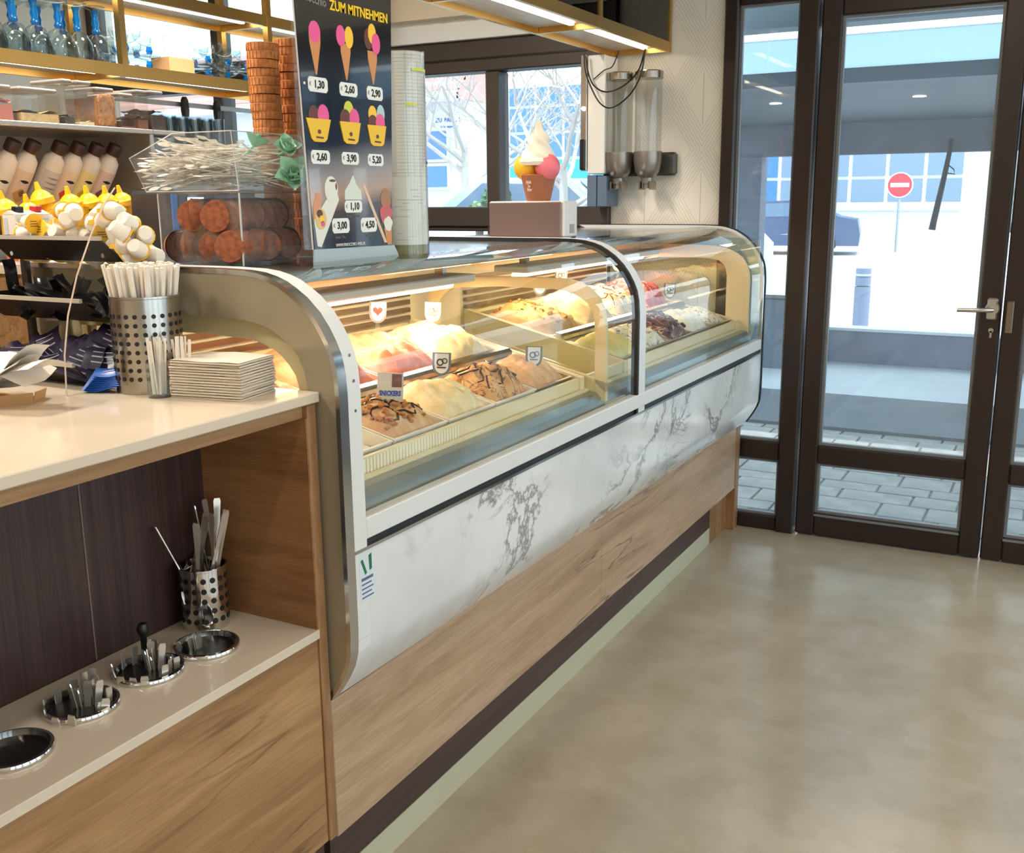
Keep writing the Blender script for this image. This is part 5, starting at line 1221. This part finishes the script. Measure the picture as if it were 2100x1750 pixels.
# ------------------------------------------------------------------ wall dispensers and equipment by the window
YD = YW
def dispenser(x, label):
    t = thing('topping_dispenser', label, 'dispenser', (x, YD-.11, 1.58))
    c = (x, YD-.11, 0); HP = mat('hopper_steel', (150, 142, 134), .35, .8)
    MB().lathe([(.060, 1.735), (.061, 2.055), (.058, 2.055), (.057, 1.735)], c, 28, cap=False).build('clear_tube', glass('dispenser_tube', (250, 251, 251), 1.45, haze=.02, hazec=(250, 244, 236)), t, True)
    MB().lathe([(.0, 2.055), (.064, 2.055), (.064, 2.083), (.058, 2.088), (0, 2.088)], c, 28).build('lid', STEEL, t, True)
    MB().lathe([(.064, 1.74), (.064, 1.70), (.056, 1.655), (.040, 1.630), (.030, 1.625), (.028, 1.60), (0, 1.60)], c, 26).build('hopper', HP, t, True)
    MB().lathe([(.018, 1.60), (.018, 1.578), (.014, 1.578), (.014, 1.60)], c, 14, cap=False).build('spout', HP, t, True)
    MB().box((x-.030, YD-.145, 1.572), (x-.022, YD-.075, 1.61)).build('spout_guard', STEEL, t); MB().box((x+.022, YD-.145, 1.572), (x+.030, YD-.075, 1.61)).build('spout_guard', STEEL, t)
    MB().tube([(x, YD-.165, 1.645), (x, YD-.19, 1.645)], .008, 8).build('dial', HP, t)
dispenser(-1.852, 'left clear topping dispenser with steel hopper on the papered wall')
dispenser(-1.712, 'right clear topping dispenser with steel hopper on the papered wall')
tag(MB().box((-1.93, YD-.045, 1.635), (-1.605, YD-.002, 1.738), .01).build('dispenser_bracket', mat('bracket_dark', (78, 72, 70), .4, .4)), 'dark wall bracket holding both clear dispensers', 'bracket')
wc_ = thing('wall_machine', 'white metal machine casing standing in front of the window end', 'machine', (-1.95, YD-.14, 1.5))
MB().box((-1.985, YD-.17, 1.645), (-1.90, YD-.02, 2.165), .004).build('casing', mat('casing_white', (226, 224, 218), .4), wc_)
MB().box((-2.018, YD-.175, 1.66), (-1.987, YD-.05, 2.168), .003).build('mirror_strip', mat('polished_side', (180, 170, 160), .2, .8), wc_)
MB().box((-2.016, YD-.19, 1.665), (-1.990, YD-.176, 1.80), .004).build('black_handle', BLACK, wc_)
MB().lathe([(0, 0), (.010, .002), (.008, .014), (0, .016)], (-2.0, YD-.176, 1.935), 12, Matrix.Rotation(PI/2, 4, 'X')).build('warm_lamp', emis('small_lamp', (255, 214, 160), 5.), wc_)
tag(MB().box((-1.985, YD-.17, 1.4975), (-1.94, YD-.03, 1.640), .003).build('grey_canister_box', mat('blue_grey_box', (96, 112, 134), .4)), 'blue grey upright box below the white machine, left half', 'box')
tag(MB().box((-1.937, YD-.165, 1.4975), (-1.890, YD-.02, 1.636), .003).build('grey_canister_box', mat('blue_grey_box', (96, 112, 134), .4)), 'blue grey upright box below the white machine, right half', 'box')
def cable(pts, r, label):
    P = [Vector(p) for p in pts]; res = []
    for i in range(len(P)-1):
        p0, p1, p2, p3 = P[max(0, i-1)], P[i], P[i+1], P[min(len(P)-1, i+2)]
        for s in range(6):
            u = s/6; res.append(.5*((2*p1)+(-p0+p2)*u+(2*p0-5*p1+4*p2-p3)*u*u+(-p0+3*p1-3*p2+p3)*u**3))
    res.append(P[-1]); tag(MB().tube(res, r, 6).build('cable', BLACK, None, True), label, 'cable')
yc = YD-.20
cable([(-1.70, yc, 2.168), (-1.73, yc, 2.08), (-1.80, yc, 2.02), (-1.88, yc, 2.0), (-1.94, yc, 2.03), (-1.97, yc, 2.09), (-1.98, yc, 2.16)], .0035, 'upper black cable loop hanging across the left dispenser lid')
cable([(-1.69, yc-.02, 2.168), (-1.71, yc-.02, 2.06), (-1.76, yc-.02, 1.98), (-1.84, yc-.02, 1.93), (-1.90, yc-.02, 1.95), (-1.95, yc-.02, 2.03), (-1.975, yc-.02, 2.10), (-1.98, yc-.02, 2.165)], .0035, 'longer black cable loop sagging lowest in front of the dispensers')
cable([(-1.83, yc+.02, 2.172), (-1.86, yc+.02, 2.11), (-1.90, yc+.02, 2.095), (-1.95, yc+.02, 2.06)], .0025, 'short thin cable above the left dispenser lid')

# ------------------------------------------------------------------ back bar: steel unit with shelf, bottles, jars
bk = thing('back_bar_unit', 'steel back bar unit with long upper shelf behind the rack', 'unit', (-2.75, 1.5, .9))
BST = mat('satin_steel_unit', (186, 178, 168), .32, .7); BEI = mat('beige_splash', (222, 204, 184), .4)
MB().box((-3.30, .2, .0), (-2.45, 2.44, 1.40)).build('base', OAKW, bk)
MB().box((-3.30, .2, 1.40), (-2.43, 2.45, 1.43)).build('worktop', STEEL, bk)
MB().box((-3.05, .2, 1.752), (-2.60, 2.45, 1.767), .002).build('upper_shelf', BST, bk)
MB().box((-3.05, .2, 1.43), (-3.02, 2.432, 1.752)).build('back_splash', BEI, bk)
MB().box((-3.05, 2.433, 1.4305), (-2.60, 2.448, 1.7515)).build('end_upright', BST, bk)
for y_ in (1.30, 2.02): MB().box((-3.018, y_, 1.44), (-3.015, y_+.004, 1.75)).build('splash_joint', DKSTEEL, bk)
gc = thing('grey_cabinet', 'grey metal cabinet standing beyond the end of the back bar', 'cabinet', (-2.8, 2.5, 0))
MB().box((-3.0, 2.46, 0), (-2.66, 2.58, 1.751), .003).build('body', mat('cabinet_grey', (160, 166, 172), .4, .3), gc)
MB().box((-2.6595, 2.47, 1.10), (-2.655, 2.57, 1.742)).build('door', mat('cabinet_door', (132, 142, 152), .35, .3), gc)
BTM = mat('bottle_white', (240, 228, 212), .35); CAPB = mat('cap_brown', (60, 38, 32), .4)
def bottle(y_, label, emblem):
    t = thing('topping_bottle', label, 'bottle', (-2.80, y_-.045, 1.512), (0, .30, 0), 'sauce bottles leaning in the rack')
    t.rotation_euler = (-.20, .50, 0)
    MB().lathe([(0, 0), (.028, 0), (.032, .008), (.033, .16), (.030, .185), (.017, .20), (.016, .212)], n=20).build('body', BTM, t, True, world=False)
    MB().lathe([(.021, .206), (.022, .21), (.022, .238), (.020, .241), (0, .241)], n=18).build('cap', CAPB, t, True, world=False)
    q = MB(); 
    q.strip([(.0336*math.cos(a), .0336*math.sin(a), .02) for a in [(-1.2+.24*i) for i in range(11)]], [(.0336*math.cos(a), .0336*math.sin(a), .155) for a in [(-1.2+.24*i) for i in range(11)]])
    q.build('label', mat('label_'+emblem[0], emblem[1], .5), t, True, world=False)
    def patch(a0, a1, z0, z1, m, nm):
        q = MB(); q.strip([(.0342*math.cos(a0+(a1-a0)*i/8), .0342*math.sin(a0+(a1-a0)*i/8), z0+(z1-z0)*.5-(z1-z0)*.5*math.sin(PI*i/8)) for i in range(9)], [(.0342*math.cos(a0+(a1-a0)*i/8), .0342*math.sin(a0+(a1-a0)*i/8), z0+(z1-z0)*.5+(z1-z0)*.5*math.sin(PI*i/8)) for i in range(9)]); q.build(nm, m, t, world=False)
    if emblem[2]:
        patch(-.75, .45, .055, .10, mat('fruit_'+emblem[0], emblem[2], .5), 'fruit_print')
        if len(emblem) > 3: patch(-.35, .25, .075, .098, mat('fruit2_'+emblem[0], emblem[3], .5), 'fruit_print')
        patch(-.6, .3, .118, .128, INK, 'name_print')
    else:
        for k in range(6): patch(-.8, .6, .05+k*.016, .056+k*.016, mat('print_grey', (150, 144, 140), .6), 'text_print')
    return t
EM = [('orange', (246, 226, 206), (226, 122, 44)), ('plain', (238, 226, 206), (206, 196, 178)), ('nut', (232, 204, 176), (206, 150, 84), (112, 78, 52)), ('back', (214, 206, 196), None), ('berry', (244, 216, 186), (230, 66, 50), (240, 160, 60)), ('lemon', (244, 226, 160), (226, 182, 44), (160, 160, 50)), ('choc', (228, 200, 184), (126, 74, 54), (230, 150, 120))]
EL = ['sauce bottle with orange fruit label at the left edge of the rack', 'plain cream sauce bottle with faint lettering, second from left', 'sauce bottle with brown nut emblem, third from left', 'sauce bottle turned to show its grey text label', 'sauce bottle with red berry label', 'sauce bottle with yellow lemon label', 'sauce bottle with chocolate emblem at the right end of the rack']
for i, (y_, e, l) in enumerate(zip((1.953, 2.028, 2.094, 2.187, 2.254, 2.322, 2.391), EM, EL)): bottle(y_-.02, l, e)
SQY = mat('squeeze_yellow', (246, 186, 24), .4)
SQ = ['yellow squeeze cap bottle at the left edge below the bottles', 'low yellow squeeze bottle, second from left', 'tallest yellow squeeze bottle, third from left', 'yellow squeeze bottle below the grey text bottle', 'yellow squeeze bottle below the red berry bottle', 'yellow squeeze bottle below the lemon bottle', 'yellow squeeze bottle at the right end']
for i, (y_, dz) in enumerate(((1.864, -.012), (1.926, -.022), (1.995, .012), (2.078, 0), (2.14, .002), (2.203, .002), (2.271, .004))):
    t = thing('squeeze_bottle', SQ[i], 'squeeze bottle', (-2.535, y_, 1.4305+dz*0), (0, 0, R.uniform(-.5, .5)), 'yellow squeeze bottles in a row')
    h = .100+dz
    MB().lathe([(0, 0), (.028, 0), (.030, .006), (.030, h), (.033, h+.001)], n=20).build('body', SQY, t, True, world=False)
    MB().lathe([(.033, h+.001), (.033, h+.016), (.027, h+.022), (.026, h+.026), (.018, h+.034), (.009, h+.040), (.005, h+.062), (0, h+.063)], n=20).xf(Matrix.Rotation(.22, 4, 'X')).build('spout_cap', SQY, t, True, world=False)
    MB().strip([(.0307*math.cos(a), .0307*math.sin(a), h-.03) for a in (-.4, -.2, 0, .2, .4)], [(.0307*math.cos(a), .0307*math.sin(a), h-.022) for a in (-.4, -.2, 0, .2, .4)]).build('name_print', INK, t, world=False)
# storage jars on the upper shelf
def jar(y0_, y1_, h, fill, fm, label, xr=-2.62, dp_=.15, stuffm=False, name='storage_jar'):
    z = 1.7672; t = thing(name, label, 'jar', (xr-dp_/2, (y0_+y1_)/2, z))
    q = MB().box((xr-dp_, y0_, z), (xr, y1_, z+h), .006); q.build('wall', glass('jar_plastic', (248, 247, 244), 1.5, haze=.03, hazec=(236, 226, 214)), t)
    MB().box((xr-dp_+.004, y0_+.003, z+h+.0005), (xr-.004, y1_-.003, z+h+.011), .004).build('lid', mat('jar_lid', (150, 142, 134), .35), t)
    if fill:
        if stuffm:
            q = MB(); rr = random.Random(int(y0_*100))
            q.box((xr-dp_+.006, y0_+.006, z+.004), (xr-.010, y1_-.006, z+fill-.006))
            for i in range(420):
                r = .0062; c = (xr-.007, rr.uniform(y0_+.009, y1_-.009), rr.uniform(z+.008, z+fill)) if i < 330 else (rr.uniform(xr-dp_+.01, xr-.01), y1_-.007, rr.uniform(z+.008, z+fill))
                q2 = MB().lathe([(0, -r), (r*.8, -r*.5), (r*.8, r*.5), (0, r)], c, 6); q.add(q2.v, q2.f)
            q.build('contents', fm, t)['kind'] = 'stuff'
        else:
            q = MB(); n = 9
            f = lambda u, v: (xr-dp_+.006+(dp_-.012)*u, y0_+.006+(y1_-y0_-.012)*v, z+fill*(.9+.25*noise.noise(Vector((u*3, v*3, y0_*9)))))
            q.grid(f, n, n)
            q.box((xr-dp_+.006, y0_+.006, z+.003), (xr-.006, y1_-.006, z+fill*.72)); q.build('contents', fm, t)
NUT = brick_noise('cereal_balls', (206, 152, 96), (164, 108, 62), 60)
jar(1.90, 1.975, .085, .06, mat('pink_sugar', (196, 120, 104), .8), 'jar of reddish powder at the left edge of the shelf')
jar(1.99, 2.125, .085, .035, brick_noise('pale_crumbs', (214, 190, 140), (186, 160, 110), 50), 'wide low clear tub with a few pale crumbs, left on the shelf')
jar(2.135, 2.180, .118, .030, mat('dark_chips', (62, 54, 56), .7), 'tall jar with dark chips at the bottom')
jar(2.184, 2.250, .118, .016, mat('cream_powder', (232, 220, 186), .8), 'tall nearly empty jar beside the dark chip jar')
jar(2.255, 2.332, .105, .092, NUT, 'square jar full of round caramel cereal balls', stuffm=True)
jar(2.338, 2.405, .095, .008, mat('dark_red_bits', (140, 60, 60), .7), 'empty bluish tub right of the cereal ball jar')
jar(2.410, 2.460, .110, .04, mat('brown_crumbs', (120, 72, 56), .8), 'jar with brown crumbs near the shelf end')
jar(2.463, 2.530, .112, .066, mat('cocoa', (54, 38, 34), .8), 'jar half full of dark cocoa at the end of the shelf')
MB().box((-3.05, 2.451, 1.752), (-2.60, 2.585, 1.7668), .002).build('shelf_extension', BST, bk)
tag(MB().box((-2.95, 1.20, 1.7672), (-2.80, 1.96, 1.845), .004).build('wooden_crate', wood('crate_wood', (206, 164, 110), (190, 146, 92), (160, 118, 70), crack=False)), 'low honey wooden crate behind the jars at the left', 'crate')
# tumblers and carafe row on a unit further back
su = thing('glass_counter', 'counter of upturned glasses in front of the far window', 'counter', (-3.4, 3.3, 0))
MB().box((-3.55, 2.60, 0), (-3.25, 4.4, 1.735)).build('carcass', mat('cabinet_grey', (160, 166, 172), .4, .3), su); MB().box((-3.58, 2.58, 1.7355), (-3.22, 4.42, 1.76)).build('top', STEEL, su)
for i in range(14):
    t = thing('water_glass', '%s clear water glass from the left in the row before the far window' % nth(i+1), 'glass', (-3.30-.08*(i % 2), 3.05+.058*(i//1)*.6, 1.7605), group='water glasses before the window')
    MB().lathe([(.032, .0), (.034, .125), (.032, .125), (.030, .004), (0, .004)], n=18, cap=False).build('wall', GLASSW, t, True, world=False)
rl = thing('tap_rail', 'thin grey rail with two upright black handles before the window', 'rail', (-3.6, 3.6, 1.95))
MB().box((-3.61, 3.10, 1.958), (-3.59, 4.22, 1.978)).build('bar', mat('rail_grey', (176, 176, 178), .35, .7), rl)
for y_ in (3.565, 3.768):
    MB().lathe([(.0, 1.912), (.016, 1.913), (.019, 1.94), (.017, 1.985), (.010, 2.0), (0, 2.002)], (-3.575, y_, 0), 14).build('handle', BLACK, rl, True)
for y_ in (3.12, 4.2): MB().box((-3.61, y_, 1.761), (-3.59, y_+.02, 1.958)).build('support', mat('rail_grey', (176, 176, 178), .35, .7), rl)
# coffee machine glimpsed below the spoon bin
cm = thing('coffee_machine', 'dark machine with bright blue strip behind the cone box', 'machine', (-2.33, 2.32, 1.05))
MB().box((-2.41, 2.155, 1.05), (-2.25, 2.52, 1.575), .01).build('body', mat('machine_dark', (66, 66, 72), .3, .4), cm)
MB().box((-2.2495, 2.162, 1.40), (-2.245, 2.182, 1.565)).build('blue_strip', mat('blue_strip', (20, 120, 214), .3), cm)
MB().box((-2.2495, 2.22, 1.47), (-2.244, 2.285, 1.555)).build('steel_panel', CHROME, cm)
MB().box((-2.2495, 2.19, 1.40), (-2.246, 2.215, 1.56)).build('navy_panel', mat('navy_panel', (34, 52, 96), .3), cm)
MB().box((-2.2495, 2.33, 1.44), (-2.244, 2.43, 1.56)).build('navy_panel', mat('navy_panel', (34, 52, 96), .3), cm)
for i in range(4): MB().tube([(-2.23, 2.20+i*.06, 1.45), (-2.23, 2.20+i*.06, 1.54)], .005, 8).build('lever', CHROME, cm)
MB().box((-2.41, 2.155, 0), (-2.25, 2.52, 1.049)).build('stand', mat('cabinet_grey', (160, 166, 172), .4, .3), cm)
